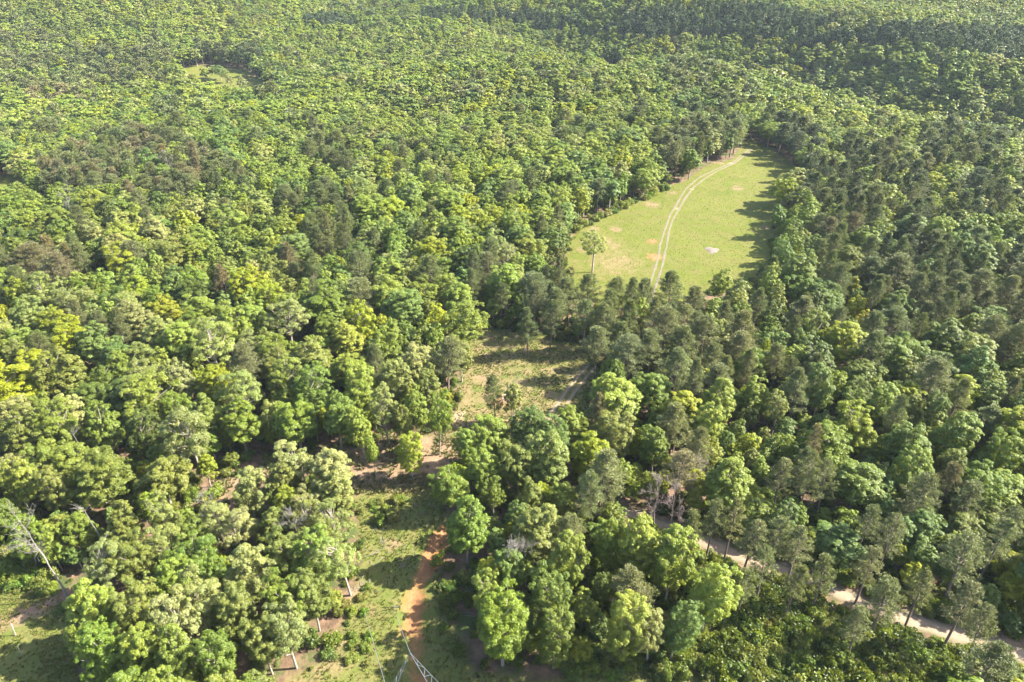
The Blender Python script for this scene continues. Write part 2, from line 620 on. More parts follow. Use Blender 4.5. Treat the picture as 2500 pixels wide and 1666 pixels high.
def ground_z(x, y):
    """height of the built sheet (with its fine relief)"""
    x = np.atleast_1d(np.asarray(x, float))
    y = np.atleast_1d(np.asarray(y, float))
    i = np.clip(np.searchsorted(YS, y) - 1, 0, len(YS) - 2)
    j = np.clip(np.searchsorted(XS, x) - 1, 0, len(XS) - 2)
    fx = (x - XS[j]) / (XS[j + 1] - XS[j])
    fy = (y - YS[i]) / (YS[i + 1] - YS[i])
    return (GZ[i, j] * (1 - fx) * (1 - fy) + GZ[i, j + 1] * fx * (1 - fy) + GZ[i + 1, j] * (1 - fx) * fy + GZ[i + 1, j + 1] * fx * fy)


def ribbon(name, pts, width, mat, label, lift=.06, kind="structure", seed=1, amp=.35):
    p = np.array(pts)
    seg = np.hypot(*np.diff(p, axis=0).T)
    s = np.concatenate([[0], np.cumsum(seg)])
    t = np.arange(0, s[-1], .8)
    # smooth resample
    X = np.interp(t, s, p[:, 0])
    Y = np.interp(t, s, p[:, 1])
    k = np.ones(9) / 9
    X = np.convolve(np.pad(X, 4, 'edge'), k, 'valid')
    Y = np.convolve(np.pad(Y, 4, 'edge'), k, 'valid')
    tx, ty = np.gradient(X), np.gradient(Y)
    L = np.hypot(tx, ty) + 1e-9
    nx_, ny_ = -ty / L, tx / L
    wl = width / 2 * (1 + amp * (vnoise(t / 2.2, t * 0 + seed, seed) - .5) * 2 + amp * (vnoise(t / 7, t * 0 + seed, seed + 3) - .5) * 2)
    wr = width / 2 * (1 + amp * (vnoise(t / 2.2, t * 0 + 7 + seed, seed + 1) - .5) * 2 + amp * (vnoise(t / 9, t * 0 + seed, seed + 5) - .5) * 2)
    cols = [-1, -.7, -.35, 0, .35, .7, 1]
    V = []
    E = []
    for c in cols:
        w = np.where(c < 0, wl, wr) * c
        xx = X + nx_ * w
        yy = Y + ny_ * w
        V.append(np.stack([xx, yy, ground_z(xx, yy) + lift - (.05 if abs(c) == 1 else 0)], -1))
        E.append(np.full(len(t), abs(c)))
    V = np.stack(V, 1).reshape(-1, 3)
    E = np.stack(E, 1).ravel()
    m = len(cols)
    ii = np.arange(len(t) - 1)[:, None] * m + np.arange(m - 1)[None, :]
    ii = ii.ravel()
    q = np.stack([ii, ii + 1, ii + m + 1, ii + m], -1)
    me = mesh_np(name, V, q, mat, [("edge", 'POINT', E)], smooth=True)
    return tag(add(bpy.data.objects.new(name, me)), label, None, None, kind)


ribbon("track_rut", RUT_A, 0.9, M_RUT, "pale sandy wheel rut through the bright field, left hand one", seed=3)
ribbon("track_rut", RUT_B, 1.0, M_RUT, "pale sandy wheel rut through the bright field, right hand one", seed=9)
ribbon("track_rut", CLR_A, 1.0, M_CRUT, "brown wheel rut at the edge of the small clearing, nearer the grass", seed=5)
ribbon("track_rut", CLR_B, 0.9, M_CRUT, "brown wheel rut at the edge of the small clearing, nearer the trees", seed=6)
ribbon("sandy_road", SANDROAD, 3.9, M_ROAD, "wide pale sandy road between the thin pines, lower right", seed=4, amp=.25)

# ------------------------------------------------------------------ tree prototypes
def leaf_quads(C, N, size, aspect, rs, lv):
    """rhombus leaves at C facing N; returns V,F,attr"""
    n = len(C)
    r = rs.normal(size=(n, 3))
    u = np.cross(N, r)
    u /= np.linalg.norm(u, axis=1, keepdims=True) + 1e-9
    v = np.cross(N, u)
    s = size[:, None]
    a = C + u * s * .5
    b = C + v * s * .5 * aspect
    c = C - u * s * .5
    d = C - v * s * .5 * aspect
    V = np.stack([a, b, c, d], 1).reshape(-1, 3)
    Fq = np.arange(4 * n).reshape(n, 4)
    return V, Fq, np.repeat(lv, 4)


def unit(v):
    return v / (np.linalg.norm(v, axis=-1, keepdims=True) + 1e-9)


def crown_puffs(rs, n, Rx, z0, z1, kind):
    """puff centres and radii on a lobed, uneven crown"""
    P = []
    tries = 0
    lob = [(unit(rs.normal(size=3) + np.array([0, 0, .3])), rs.uniform(.10, .34)) for _ in range(6)]
    dents = [(unit(rs.normal(size=3)), rs.uniform(.15, .45)) for _ in range(4)]
    while len(P) < n and tries < n * 80:
        tries += 1
        d = unit(rs.normal(size=3))
        if d[2] < -0.6:
            continue
        env = .84
        for v, a in lob:
            env += a * max(0, float(d @ v) - .72) / .28
        for v, a in dents:
            env -= a * max(0, float(d @ v) - .75) / .25
        f = rs.uniform(.42, 1.0) ** .5 * env
        r = rs.uniform(.11, .27) * Rx
        zc = z0 + (z1 - z0) * .42
        hh = (z1 - zc) if d[2] > 0 else (zc - z0)
        w = Rx * (1 - .25 * max(d[2], 0)) if kind == 'tall' else Rx
        p = np.array([d[0] * (w - r * .6) * f, d[1] * (w - r * .6) * f, zc + d[2] * (hh - r * .6) * f])
        if all(np.linalg.norm(p - q[0]) > .55 * (r + q[1]) for q in P):
            P.append((p, r))
    return P


def make_broadleaf(seed, nleaf, size, npuff=40, Rx=5.0, z0=4.0, z1=18.0, kind='round', fill=.15, limbs=True, lop=0.25, flat=.72, jit=.36):
    rs = np.random.default_rng(seed)
    P = crown_puffs(rs, npuff, Rx, z0, z1, kind)
    off = rs.uniform(-lop, lop, 2) * Rx
    P = [(p + np.array([off[0] * (p[2] - z0) / (z1 - z0), off[1] * (p[2] - z0) / (z1 - z0), 0]), r) for p, r in P]
    A = np.array([r * r for _, r in P])
    cnt = np.maximum(4, (A / A.sum() * nleaf).astype(int))
    C, N, L = [], [], []
    ctr = np.array([0, 0, z0 + (z1 - z0) * .4])
    for (p, r), c in zip(P, cnt):
        out = unit(p - ctr)
        # each puff is a spray of small sub-clumps
        ns = 7
        sc = unit(rs.normal(size=(ns, 3)) + np.array([0, 0, .45]) + .5 * out) * r * .62 * np.array([1, 1, flat])
        k = rs.integers(0, ns, c)
        d = unit(rs.normal(size=(c, 3)) + np.array([0, 0, .4]) + .3 * out)
        rad = r * .52 * (1 - np.abs(rs.normal(0, .22, c)))
        C.append(p + sc[k] + d * rad[:, None] * np.array([1, 1, .8]))
        N.append(unit(d * .8 + rs.normal(size=(c, 3)) * jit + np.array([0, 0, .3]) + out * .3))
        base = rs.normal(.5, .12)
        L.append(np.clip(rs.normal(base + rs.uniform(-.12, .12, ns)[k], .17, c), 0, 1))
    k = int(nleaf * fill)
    d = unit(rs.normal(size=(k, 3)))
    f = rs.uniform(.2, .8, k)
    C.append(ctr + d * f[:, None] * np.array([Rx * .8, Rx * .8, (z1 - z0) * .48]))
    N.append(unit(rs.normal(size=(k, 3))))
    L.append(np.clip(rs.normal(.4, .2, k), 0, 1))
    C = np.concatenate(C)
    N = np.concatenate(N)
    L = np.concatenate(L)
    V, Fq, lv = leaf_quads(C, N, size * rs.uniform(.6, 1.4, len(C)), rs.uniform(.55, .9), rs, L)
    crown = mesh_np("crown", V, Fq, M_LEAF, [("lv", 'POINT', lv)])
    T = Tubes()
    ln = rs.uniform(-.5, .5, 2)
    top = z0 + (z1 - z0) * .7
    tp = [(0, 0, -.4), (ln[0] * .2, ln[1] * .2, top * .3), (ln[0] * .6, ln[1] * .6, top * .65), (ln[0], ln[1], top)]
    T.tube(tp, [.28, .22, .16, .06], 7)
    if limbs:
        order = rs.permutation(len(P))[:26]
        for i in order:
            p, r = P[i]
            z = np.clip(p[2] - rs.uniform(2, 4.5), z0 * .6, top * .95)
            t = z / top
            b = np.array([ln[0] * t, ln[1] * t, z])
            m = (b + p) / 2 + np.array([0, 0, -.3]) + rs.normal(size=3) * .25
            T.tube([b, m, p, p + unit(p - m) * r * .8], [.11 * (1.2 - t * .6), .07, .04, .015], 4)
    trunk = T.mesh("trunk", M_BARK)
    return crown, trunk


def make_pine(seed, nneedle, size, Rx=3.3, z0=8.0, z1=20.0, nb=60, cone=.5, width=.2, tuft=.75):
    rs = np.random.default_rng(seed)
    T = Tubes()
    ln = rs.uniform(-.5, .5, 2)

    def ax(z):
        t = z / z1
        return np.array([ln[0] * t * t, ln[1] * t * t, z])
    T.tube([ax(-.4), ax(z1 * .35), ax(z1 * .7), ax(z1 * .97)], [.24, .19, .12, .03], 6)
    C, N, L = [], [], []
    per = nneedle // nb
    for i in range(nb):
        t = (i + rs.uniform(0, 1)) / nb
        z = z0 + (z1 - z0) * t ** .85
        prof = (1 - t) ** cone * (0.55 + .45 * min(1, t * 4)) * (1 + .22 * math.sin(i * 2.4 * 1.0 + seed) * math.sin(t * 7 + seed))
        ln_b = Rx * prof * rs.uniform(.38, 1.28) + .25
        a = i * 2.4 + rs.uniform(-.4, .4)
        d = np.array([math.cos(a), math.sin(a), 0])
        b = ax(z)
        rise = ln_b * rs.uniform(.05, .45) + .2
        e = b + d * ln_b + np.array([0, 0, rise])
        if size < 1.2:
            T.tube([b, (b + e) / 2 + np.array([0, 0, -.05]), e], [.05, .035, .012], 3)
        kt = max(1, int(round(ln_b / (.75 if size < 1 else 1.4))))
        for j in range(kt):
            f = 1 - j * .55 / kt * 1.2
            side = np.array([-d[1], d[0], 0]) * rs.uniform(-.35, .35) * ln_b * (.6 if j else .15)
            c = b + (e - b) * f + side
            n = max(2, per // kt)
            dd = unit(rs.normal(size=(n, 3)) + np.array([0, 0, .45]) + d * .25)
            rr = tuft * rs.uniform(.6, 1.15)
            q = c + dd * rr * rs.uniform(.35, 1, (n, 1)) ** .7
            C.append(q)
            N.append((dd, n))
            L.append(np.clip(rs.normal(.5 + rs.uniform(-.15, .15), .18, n), 0, 1))
    C = np.concatenate(C)
    D = np.concatenate([q[0] for q in N])
    L = np.concatenate(L)
    n = len(C)
    # slivers whose long side points outwards
    u = unit(D + rs.normal(size=(n, 3)) * .35)
    v = unit(np.cross(u, rs.normal(size=(n, 3))))
    s = (size * rs.uniform(.7, 1.3, n))[:, None]
    V = np.stack([C + u * s * .5, C + v * s * width, C - u * s * .5, C - v * s * width], 1).reshape(-1, 3)
    crown = mesh_np("crown", V, np.arange(4 * n).reshape(n, 4), M_NEEDLE, [("lv", 'POINT', np.repeat(L, 4))])
    return crown, T.mesh("trunk", M_BARKP)


def joined(name, crown, trunk):
    """one mesh with leaf and bark, for the far copies"""
    ms = [crown, trunk]
    V = []
    Fq = []
    mi = []
    lv = []
    off = 0
    for k, m in enumerate(ms):
        v = np.empty(len(m.vertices) * 3, np.float32)
        m.vertices.foreach_get("co", v)
        f = np.empty(len(m.loops), np.int32)
        m.loops.foreach_get("vertex_index", f)
        V.append(v.reshape(-1, 3))
        Fq.append(f.reshape(-1, 4) + off)
        mi += [k] * (len(f) // 4)
        off += len(m.vertices)
        lv.append(np.full(len(m.vertices), .5))
    a = np.empty(len(crown.vertices), np.float32)
    crown.attributes["lv"].data.foreach_get("value", a)
    lv[0] = a
    me = mesh_np(name, np.concatenate(V), np.concatenate(Fq), None, [("lv", 'POINT', np.concatenate(lv))])
    me.materials.append(crown.materials[0])
    me.materials.append(trunk.materials[0])
    me.polygons.foreach_set("material_index", np.array(mi, np.int32))
    return me


NB = 12
BL_NEAR = []
for i in range(NB):
    kind = ('round', 'tall', 'round', 'tall')[i % 4]
    sparse = i in (3, 7, 11)
    BL_NEAR.append(make_broadleaf(100 + i, 15000 if sparse else 29000, .225 if sparse else .24, npuff=(52 if sparse else 88), z0=(6.0 if sparse else (3.0 if i % 3 == 0 else 4.0)),
                                  kind=kind, fill=.06 if sparse else .15))
BL_SPARSE = [3, 7, 11]
BL_DENSE = [0, 1, 2, 4, 5, 6, 8, 9, 10]
PN_NEAR = []
for i in range(8):
    thin = i >= 5
    PN_NEAR.append(make_pine(300 + i, 7500 if thin else 16000, .38, Rx=2.8 if thin else 3.9, z0=8.5 if thin else (5.5, 7.5, 6.5, 8.5, 7.0)[i], nb=44 if thin else 80,
                             cone=(.55, .7, .95, .6, .8, .7, .6, .85)[i], width=.10, tuft=.60 if thin else .66))
PN_THIN = [5, 6, 7]
PN_DENSE = [0, 1, 2, 3, 4]


def hidden_collection(name, meshes):
    c = bpy.data.collections.new(name)
    for i, m in enumerate(meshes):
        o = bpy.data.objects.new("%s_%02d" % (name, i), m)
        c.objects.link(o)
    return c


def far_set(kind, lod):
    out = []
    for i in range(8):
        if kind == 'b':
            n, s, pf = ((6000, .47, 70) if lod == 1 else (1700, .88, 44))
            c, t = make_broadleaf(500 + i + 40 * lod, n, s, npuff=pf, kind=('round', 'tall')[i % 2], fill=.2, limbs=False, z0=4, jit=.24)
        else:
            n, s = ((3800, .75) if lod == 1 else (1100, 1.35))
            c, t = make_pine(700 + i + 40 * lod, n, s, Rx=3.4, z0=7, nb=50 if lod == 1 else 34, cone=(.5, .65)[i % 2], width=.13 if lod == 1 else .16, tuft=.9)
        out.append(joined("tree", c, t))
    return out


def shrub_mesh(seed, nleaf, size, R0=1.6, hz=1.6, npuff=9):
    rs = np.random.default_rng(seed)
    C, N, L = [], [], []
    for i in range(npuff):
        a = rs.uniform(0, 6.28)
        q = R0 * .7 * math.sqrt(rs.uniform())
        r = R0 * rs.uniform(.3, .5)
        p = np.array([math.cos(a) * q, math.sin(a) * q, rs.uniform(.25, .75) * hz])
        n = nleaf // npuff
        d = unit(rs.normal(size=(n, 3)) + np.array([0, 0, .6]))
        C.append(p + d * (r * (1 - np.abs(rs.normal(0, .2, n))))[:, None])
        N.append(unit(d + rs.normal(size=(n, 3)) * .6))
        L.append(np.clip(rs.normal(.5 + rs.uniform(-.15, .15), .2, n), 0, 1))
    C = np.concatenate(C)
    C[:, 2] = np.maximum(C[:, 2], .02)
    V, Fq, lv = leaf_quads(C, np.concatenate(N), size * rs.uniform(.7, 1.3, len(C)), .7, rs, np.concatenate(L))
    return mesh_np("shrub", V, Fq, M_LEAF, [("lv", 'POINT', lv)])


SHRUBS = [shrub_mesh(900 + i, 1300, .26) for i in range(6)]


def tuft_mesh(seed, n=26, h=.5, w=.07, spread=.35):
    rs = np.random.default_rng(seed)
    V = []
    for i in range(n):
        a = rs.uniform(0, 6.28)
        b = np.array([math.cos(a) * rs.uniform(0, spread), math.sin(a) * rs.uniform(0, spread), -.03])
        l = rs.uniform(.5, 1) * h
        t = b + np.array([math.cos(a) * l * .5, math.sin(a) * l * .5, l])
        s = np.array([-math.sin(a), math.cos(a), 0]) * w
        m = (b + t) / 2 + np.array([0, 0, l * .12])
        V += [b - s, b + s, m + s * .8, m - s * .8, m - s * .8, m + s * .8, t + s * .15, t - s * .15]
    V = np.array(V)
    return mesh_np("tuft", V, np.arange(len(V)).reshape(-1, 4), M_BLADE, [("lv", 'POINT', rs.uniform(0, 1, len(V)))])


TUFTS = [tuft_mesh(950 + i) for i in range(4)]


# ------------------------------------------------------------------ dead trees
def make_dead(seed, h, levels=4, mat=None, rad=.2, spread=.6, first=.5, twigs=5, lean=(0, 0)):
    rs = np.random.default_rng(seed)
    TT, TB = Tubes(), Tubes()
    pts = [np.array([0, 0, -.3])]
    k = 7
    for i in range(1, k + 1):
        t = i / k
        pts.append(np.array([lean[0] * t * t + rs.normal() * .12, lean[1] * t * t + rs.normal() * .12, h * t]))
    rr = [rad * (1 - .85 * i / k) for i in range(k + 1)]
    TT.tube(pts, rr, 7)

    def branch(p, d, L, r, lev):
        n = 3
        q = [p]
        dd = d
        for i in range(n):
            dd = unit(dd + rs.normal(size=3) * .18 + np.array([0, 0, .07]))
            q.append(q[-1] + dd * L / n)
        TB.tube(q, [max(a_, .017) for a_ in (r, r * .75, r * .5, r * .22)], 4 if lev > 1 else 3)
        if lev > 1:
            for i in range(twigs):
                t = rs.uniform(.25, 1)
                s = q[0] + (q[-1] - q[0]) * t
                j = min(n - 1, int(t * n))
                s = q[j] + (q[j + 1] - q[j]) * (t * n - j if t < 1 else 1)
                nd_ = unit(dd + rs.normal(size=3) * spread)
                branch(s, nd_, L * rs.uniform(.4, .65), r * .45, lev - 1)
    nb = 9
    for i in range(nb):
        t = first + (1 - first) * (i + rs.uniform(0, .8)) / nb
        t = min(t, .99)
        j = int(t * k)
        p = pts[j] + (pts[min(j + 1, k)] - pts[j]) * (t * k - j)
        a = rs.uniform(0, 6.28)
        d = unit(np.array([math.cos(a), math.sin(a), rs.uniform(.4, 1.1)]))
        branch(p, d, h * rs.uniform(.14, .27) * (1.2 - t * .5), rad * .27, levels - 1)
    mat = mat or M_DEAD
    return TT.mesh("trunk", mat), TB.mesh("branches", mat)


# ------------------------------------------------------------------ where every tree stands
# tints (linear base colours)
PAL = {
    'green': [(0.120, 0.163, 0.018), (0.110, 0.153, 0.019), (0.130, 0.176, 0.018)],
    'light': [(0.163, 0.205, 0.025), (0.152, 0.195, 0.026), (0.171, 0.213, 0.028)],
    'yellow': [(0.204, 0.230, 0.011), (0.187, 0.219, 0.013)],
    'gold': [(0.265, 0.255, 0.009), (0.245, 0.258, 0.009)],
    'pale': [(0.191, 0.217, 0.053), (0.197, 0.217, 0.060), (0.177, 0.207, 0.048)],
    'cream': [(0.228, 0.239, 0.074), (0.216, 0.224, 0.069)],
    'blue': [(0.106, 0.155, 0.029), (0.120, 0.170, 0.035)],
    'dark': [(0.074, 0.106, 0.014), (0.082, 0.117, 0.016)],
    'olive': [(0.147, 0.169, 0.030), (0.137, 0.160, 0.028)],
    'pine': [(0.089, 0.108, 0.030), (0.084, 0.102, 0.030), (0.100, 0.118, 0.033)],
    'pinegrey': [(0.112, 0.126, 0.042), (0.104, 0.119, 0.040)],
    'pinebrown': [(0.122, 0.113, 0.044), (0.128, 0.113, 0.048)],
    'pinedark': [(0.061, 0.081, 0.026), (0.057, 0.076, 0.026)],
    'pinefar': [(0.049, 0.074, 0.030), (0.055, 0.081, 0.032)],
}
NAMES = {'green': 'mid green', 'light': 'light green', 'yellow': 'yellow green', 'gold': 'golden yellow', 'pale': 'pale olive',
         'cream': 'creamy', 'blue': 'bluish green', 'dark': 'dark green', 'olive': 'olive green', 'pine': 'dull green',
         'pinegrey': 'grey green', 'pinebrown': 'brownish', 'pinedark': 'dark green', 'pinefar': 'dark green'}

trees = []      # dicts: x y w h kind(b/p) col proto explicit


E = [
    # --- big foreground crowns at the bottom
    (1226, 1522, 150, 'green', 'b', 19), (1344, 1445, 105, 'green', 'b', 19), (1372, 1385, 100, 'light', 'b', 19), (1255, 1384, 84, 'blue', 'b', 15),
    (1535, 1508, 118, 'light', 'b', 19), (1595, 1525, 92, 'pale', 'b', 18), (1650, 1530, 98, 'blue', 'b', 17), (1733, 1452, 122, 'light', 'b', 20),
    (1560, 1330, 112, 'light', 'b', 19), (1484, 1330, 82, 'green', 'b', 17), (1640, 1378, 112, 'light', 'b', 19), (1462, 1440, 60, 'dark', 'b', 12),
    (1395, 1302, 86, 'pinegrey', 'p', 15), (1470, 1140, 112, 'pinegrey', 'p', 20), (1440, 1190, 70, 'pinegrey', 'p', 18),
    (1321, 1120, 125, 'olive', 'b', 19), (1358, 1072, 88, 'blue', 'b', 18), (1265, 1135, 90, 'olive', 'b', 17),
    (1195, 1060, 100, 'light', 'b', 16), (1147, 1092, 66, 'light', 'b', 15), (1137, 1284, 112, 'green', 'b', 18), (1260, 1266, 60, 'blue', 'b', 13),
    (1241, 1310, 42, 'gold', 'b', 9), (1343, 1282, 52, 'gold', 'b', 9), (1372, 1220, 70, 'light', 'b', 14), (1205, 1200, 60, 'green', 'b', 13),
    (1300, 1215, 70, 'olive', 'b', 15), (1330, 1210, 60, 'yellow', 'b', 12),
    (999, 1098, 74, 'yellow', 'b', 14), (909, 1098, 38, 'light', 'b', 14), (1066, 1015, 62, 'light', 'b', 20), (1088, 868, 92, 'pinegrey', 'p', 19),
    (1209, 950, 52, 'pine', 'p', 15), (1250, 968, 48, 'pale', 'b', 14, 3), (1075, 782, 72, 'yellow', 'b', 15), (888, 788, 74, 'yellow', 'b', 19), (940, 800, 60, 'yellow', 'b', 14),
    (1495, 968, 136, 'light', 'b', 18), (1512, 917, 48, 'blue', 'b', 17), (1398, 1035, 84, 'light', 'b', 15), (1495, 1052, 110, 'olive', 'b', 17),
    (1457, 1004, 60, 'pinebrown', 'p', 16), (1457, 838, 72, 'pinegrey', 'p', 17), (1530, 861, 90, 'pinegrey', 'p', 18), (1590, 850, 80, 'pinegrey', 'p', 18),
    (1010, 1000, 60, 'light', 'b', 17), (985, 1030, 55, 'olive', 'b', 16), (940, 1000, 80, 'pale', 'b', 18), (880, 1040, 70, 'light', 'b', 17), (820, 1010, 90, 'green', 'b', 18),
    (950, 920, 90, 'pale', 'b', 19), (1010, 900, 80, 'pale', 'b', 18), (870, 930, 90, 'light', 'b', 18), (1040, 950, 70, 'olive', 'b', 17), (760, 960, 100, 'green', 'b', 19),
    (500, 178, 26, 'light', 'b', 12), (535, 172, 30, 'blue', 'b', 14), (548, 180, 24, 'pale', 'b', 13), (515, 172, 24, 'pale', 'b', 12), (470, 190, 24, 'light', 'b', 10), (590, 200, 26, 'cream', 'b', 11), (560, 195, 22, 'cream', 'b', 10),
    (1430, 770, 66, 'pine', 'p', 18), (1480, 780, 66, 'pinegrey', 'p', 18), (1540, 775, 70, 'pine', 'p', 18), (1600, 765, 60, 'pinegrey', 'p', 18), (1345, 770, 60, 'pine', 'p', 18), (1305, 730, 70, 'pinegrey', 'p', 18), (1290, 790, 60, 'pine', 'p', 17),
    (1740, 760, 60, 'light', 'b', 16), (1810, 770, 60, 'green', 'b', 16), (1850, 740, 60, 'pine', 'p', 17), (1880, 690, 56, 'light', 'b', 17), (1915, 620, 50, 'blue', 'b', 17), (1700, 800, 60, 'pinegrey', 'p', 17), (1760, 830, 60, 'pale', 'b', 17),
    # --- left block
    (463, 1062, 128, 'pale', 'b', 21, 7), (500, 1140, 55, 'yellow', 'b', 10), (603, 1200, 88, 'pale', 'b', 15), (722, 1140, 112, 'cream', 'b', 18), (790, 1168, 118, 'cream', 'b', 18),
    (826, 1200, 90, 'pale', 'b', 17), (700, 1180, 80, 'olive', 'b', 15), (530, 1270, 100, 'pale', 'b', 14), (575, 1290, 90, 'cream', 'b', 15), (660, 1280, 80, 'olive', 'b', 14),
    (740, 1290, 95, 'pale', 'b', 16, 3), (810, 1290, 105, 'pale', 'b', 17), (840, 1365, 112, 'pale', 'b', 17), (760, 1370, 110, 'light', 'b', 17), (690, 1350, 100, 'olive', 'b', 17),
    (470, 1300, 95, 'green', 'b', 14), (400, 1330, 95, 'pale', 'b', 16), (320, 1370, 105, 'olive', 'b', 17), (250, 1390, 110, 'pale', 'b', 17), (480, 1370, 110, 'green', 'b', 17),
    (410, 1410, 115, 'light', 'b', 17), (600, 1410, 110, 'pale', 'b', 18), (240, 1480, 115, 'light', 'b', 18), (200, 1550, 95, 'light', 'b', 14), (320, 1490, 115, 'olive', 'b', 18),
    (490, 1470, 125, 'cream', 'b', 19), (450, 1530, 125, 'cream', 'b', 19), (570, 1500, 110, 'olive', 'b', 18), (690, 1460, 110, 'light', 'b', 18), (760, 1450, 95, 'olive', 'b', 17),
    (700, 1540, 110, 'pale', 'b', 17), (640, 1560, 90, 'olive', 'b', 16), (350, 1590, 120, 'light', 'b', 18), (260, 1610, 110, 'green', 'b', 18), (430, 1620, 110, 'light', 'b', 18),
    (530, 1590, 110, 'green', 'b', 18), (300, 1700, 130, 'green', 'b', 18), (420, 1710, 120, 'light', 'b', 18), (540, 1690, 110, 'olive', 'b', 17),
    (55, 1065, 110, 'olive', 'b', 19), (145, 1050, 110, 'light', 'b', 19), (255, 1045, 90, 'green', 'b', 19), (345, 1060, 80, 'dark', 'b', 18), (100, 1140, 95, 'light', 'b', 18),
    (255, 1165, 140, 'olive', 'b', 19), (150, 1190, 85, 'olive', 'b', 18), (50, 1180, 90, 'light', 'b', 18), (365, 1240, 66, 'yellow', 'b', 12), (200, 1290, 75, 'green', 'b', 13),
    (300, 1285, 85, 'olive', 'b', 15), (60, 1320, 90, 'green', 'b', 14), (20, 1260, 80, 'green', 'b', 16),
    (130, 800, 80, 'yellow', 'b', 16), (8, 768, 50, 'gold', 'b', 14), (595, 700, 90, 'yellow', 'b', 18), (446, 545, 45, 'yellow', 'b', 19), (300, 640, 90, 'yellow', 'b', 18),
    (1125, 600, 55, 'yellow', 'b', 18), (1180, 440, 70, 'yellow', 'b', 18), (630, 690, 60, 'yellow', 'b', 18), (90, 900, 90, 'yellow', 'b', 17), (340, 780, 95, 'cream', 'b', 18),
    (520, 850, 120, 'pale', 'b', 20), (590, 960, 120, 'pale', 'b', 20), (440, 930, 75, 'cream', 'b', 19), (700, 780, 110, 'pale', 'b', 20), (140, 920, 120, 'olive', 'b', 20),
    (285, 800, 60, 'pinegrey', 'p', 20), (330, 620, 85, 'pinegrey', 'p', 18), (550, 680, 55, 'pinebrown', 'p', 17), (705, 630, 60, 'pinebrown', 'p', 19), (80, 630, 110, 'pinebrown', 'p', 18),
    # --- right part
    (2085, 1047, 106, 'yellow', 'b', 17), (2208, 1093, 108, 'green', 'b', 17), (2327, 1064, 108, 'green', 'b', 18), (2450, 1102, 90, 'green', 'b', 18),
    (1983, 1090, 52, 'pinebrown', 'p', 20, 5), (1906, 1172, 74, 'pinegrey', 'p', 16, 5), (1978, 1162, 60, 'pinegrey', 'p', 20, 6), (1838, 1212, 74, 'yellow', 'b', 9),
    (1918, 1260, 50, 'yellow', 'b', 6), (2250, 1204, 84, 'pinegrey', 'p', 17), (2322, 1170, 58, 'pinebrown', 'p', 15), (2395, 1183, 98, 'green', 'b', 16), (2097, 1183, 135, 'green', 'b', 15),
    (1700, 1290, 62, 'pine', 'p', 16, 5), (1745, 1262, 70, 'pine', 'p', 17, 6), (1790, 1270, 74, 'pine', 'p', 17, 7), (1834, 1314, 82, 'pinegrey', 'p', 17, 5), (1898, 1306, 76, 'pinegrey', 'p', 17, 6), (1949, 1331, 84, 'pinegrey', 'p', 17, 7),
    (2012, 1403, 74, 'pine', 'p', 15, 5), (1870, 1380, 70, 'pine', 'p', 15, 6), (1940, 1420, 70, 'pine', 'p', 15, 7), (2123, 1382, 76, 'pinegrey', 'p', 15, 6), (2165, 1459, 105, 'pine', 'p', 16, 5),
    (2250, 1442, 76, 'pine', 'p', 15, 7), (2356, 1361, 112, 'pinegrey', 'p', 18, 6), (2437, 1323, 86, 'pinegrey', 'p', 18, 7), (2356, 1478, 92, 'pinegrey', 'p', 17, 5), (2403, 1535, 78, 'pinegrey', 'p', 16, 6),
    (2463, 1275, 80, 'pinegrey', 'p', 17, 5), (2100, 1530, 80, 'pine', 'p', 13, 5), (1820, 1430, 70, 'pine', 'p', 14, 6), (2180, 1300, 80, 'pinegrey', 'p', 17, 6), (2120, 1270, 70, 'pine', 'p', 15, 5),
    (1660, 1140, 95, 'pinebrown', 'p', 17, 6), (1700, 1170, 60, 'yellow', 'b', 11), (1730, 1030, 75, 'light', 'b', 18), (1745, 980, 90, 'light', 'b', 18), (1600, 1090, 80, 'green', 'b', 15),
    (1590, 1180, 60, 'green', 'b', 10), (2230, 1400, 60, 'yellow', 'b', 8),
    (2337, 967, 90, 'gold', 'b', 15), (2079, 696, 42, 'gold', 'b', 13), (2086, 752, 52, 'gold', 'b', 14), (2104, 790, 50, 'gold', 'b', 13), (2228, 675, 34, 'gold', 'b', 12),
    (1870, 868, 34, 'yellow', 'b', 17), (1900, 1000, 60, 'pale', 'b', 15), (2005, 950, 80, 'blue', 'b', 18), (2150, 985, 80, 'light', 'b', 18), (2390, 640, 90, 'blue', 'b', 19), (2345, 610, 70, 'blue', 'b', 19),
    (1975, 530, 62, 'light', 'b', 18), (1905, 525, 40, 'blue', 'b', 16), (2042, 535, 44, 'light', 'b', 18), (1950, 585, 40, 'light', 'b', 15), (1760, 690, 52, 'light', 'b', 15), (1800, 715, 60, 'pale', 'b', 15),
    (1940, 660, 46, 'yellow', 'b', 14), (2210, 440, 46, 'light', 'b', 18), (1808, 322, 26, 'yellow', 'b', 15), (1450, 600, 75, 'pale', 'b', 18, 3),
    (1945, 345, 60, 'pinedark', 'p', 18), (1990, 360, 50, 'pinedark', 'p', 18), (1910, 325, 50, 'pinedark', 'p', 18),
    (1390, 720, 78, 'pinegrey', 'p', 18), (1440, 705, 70, 'pine', 'p', 18), (1500, 715, 66, 'pine', 'p', 18), (1570, 712, 66, 'pine', 'p', 18), (1640, 705, 78, 'pine', 'p', 19), (1700, 740, 66, 'pine', 'p', 17), (1350, 740, 66, 'pinegrey', 'p', 18),
    (2130, 800, 80, 'pinegrey', 'p', 18), (1625, 790, 90, 'pinegrey', 'p', 19), (1720, 820, 90, 'pinegrey', 'p', 19), (1775, 770, 60, 'pinegrey', 'p', 17), (1650, 900, 90, 'pinegrey', 'p', 18),
]
ea = np.array([e[:3] for e in E], float)
eh = np.array([e[5] for e in E], float)
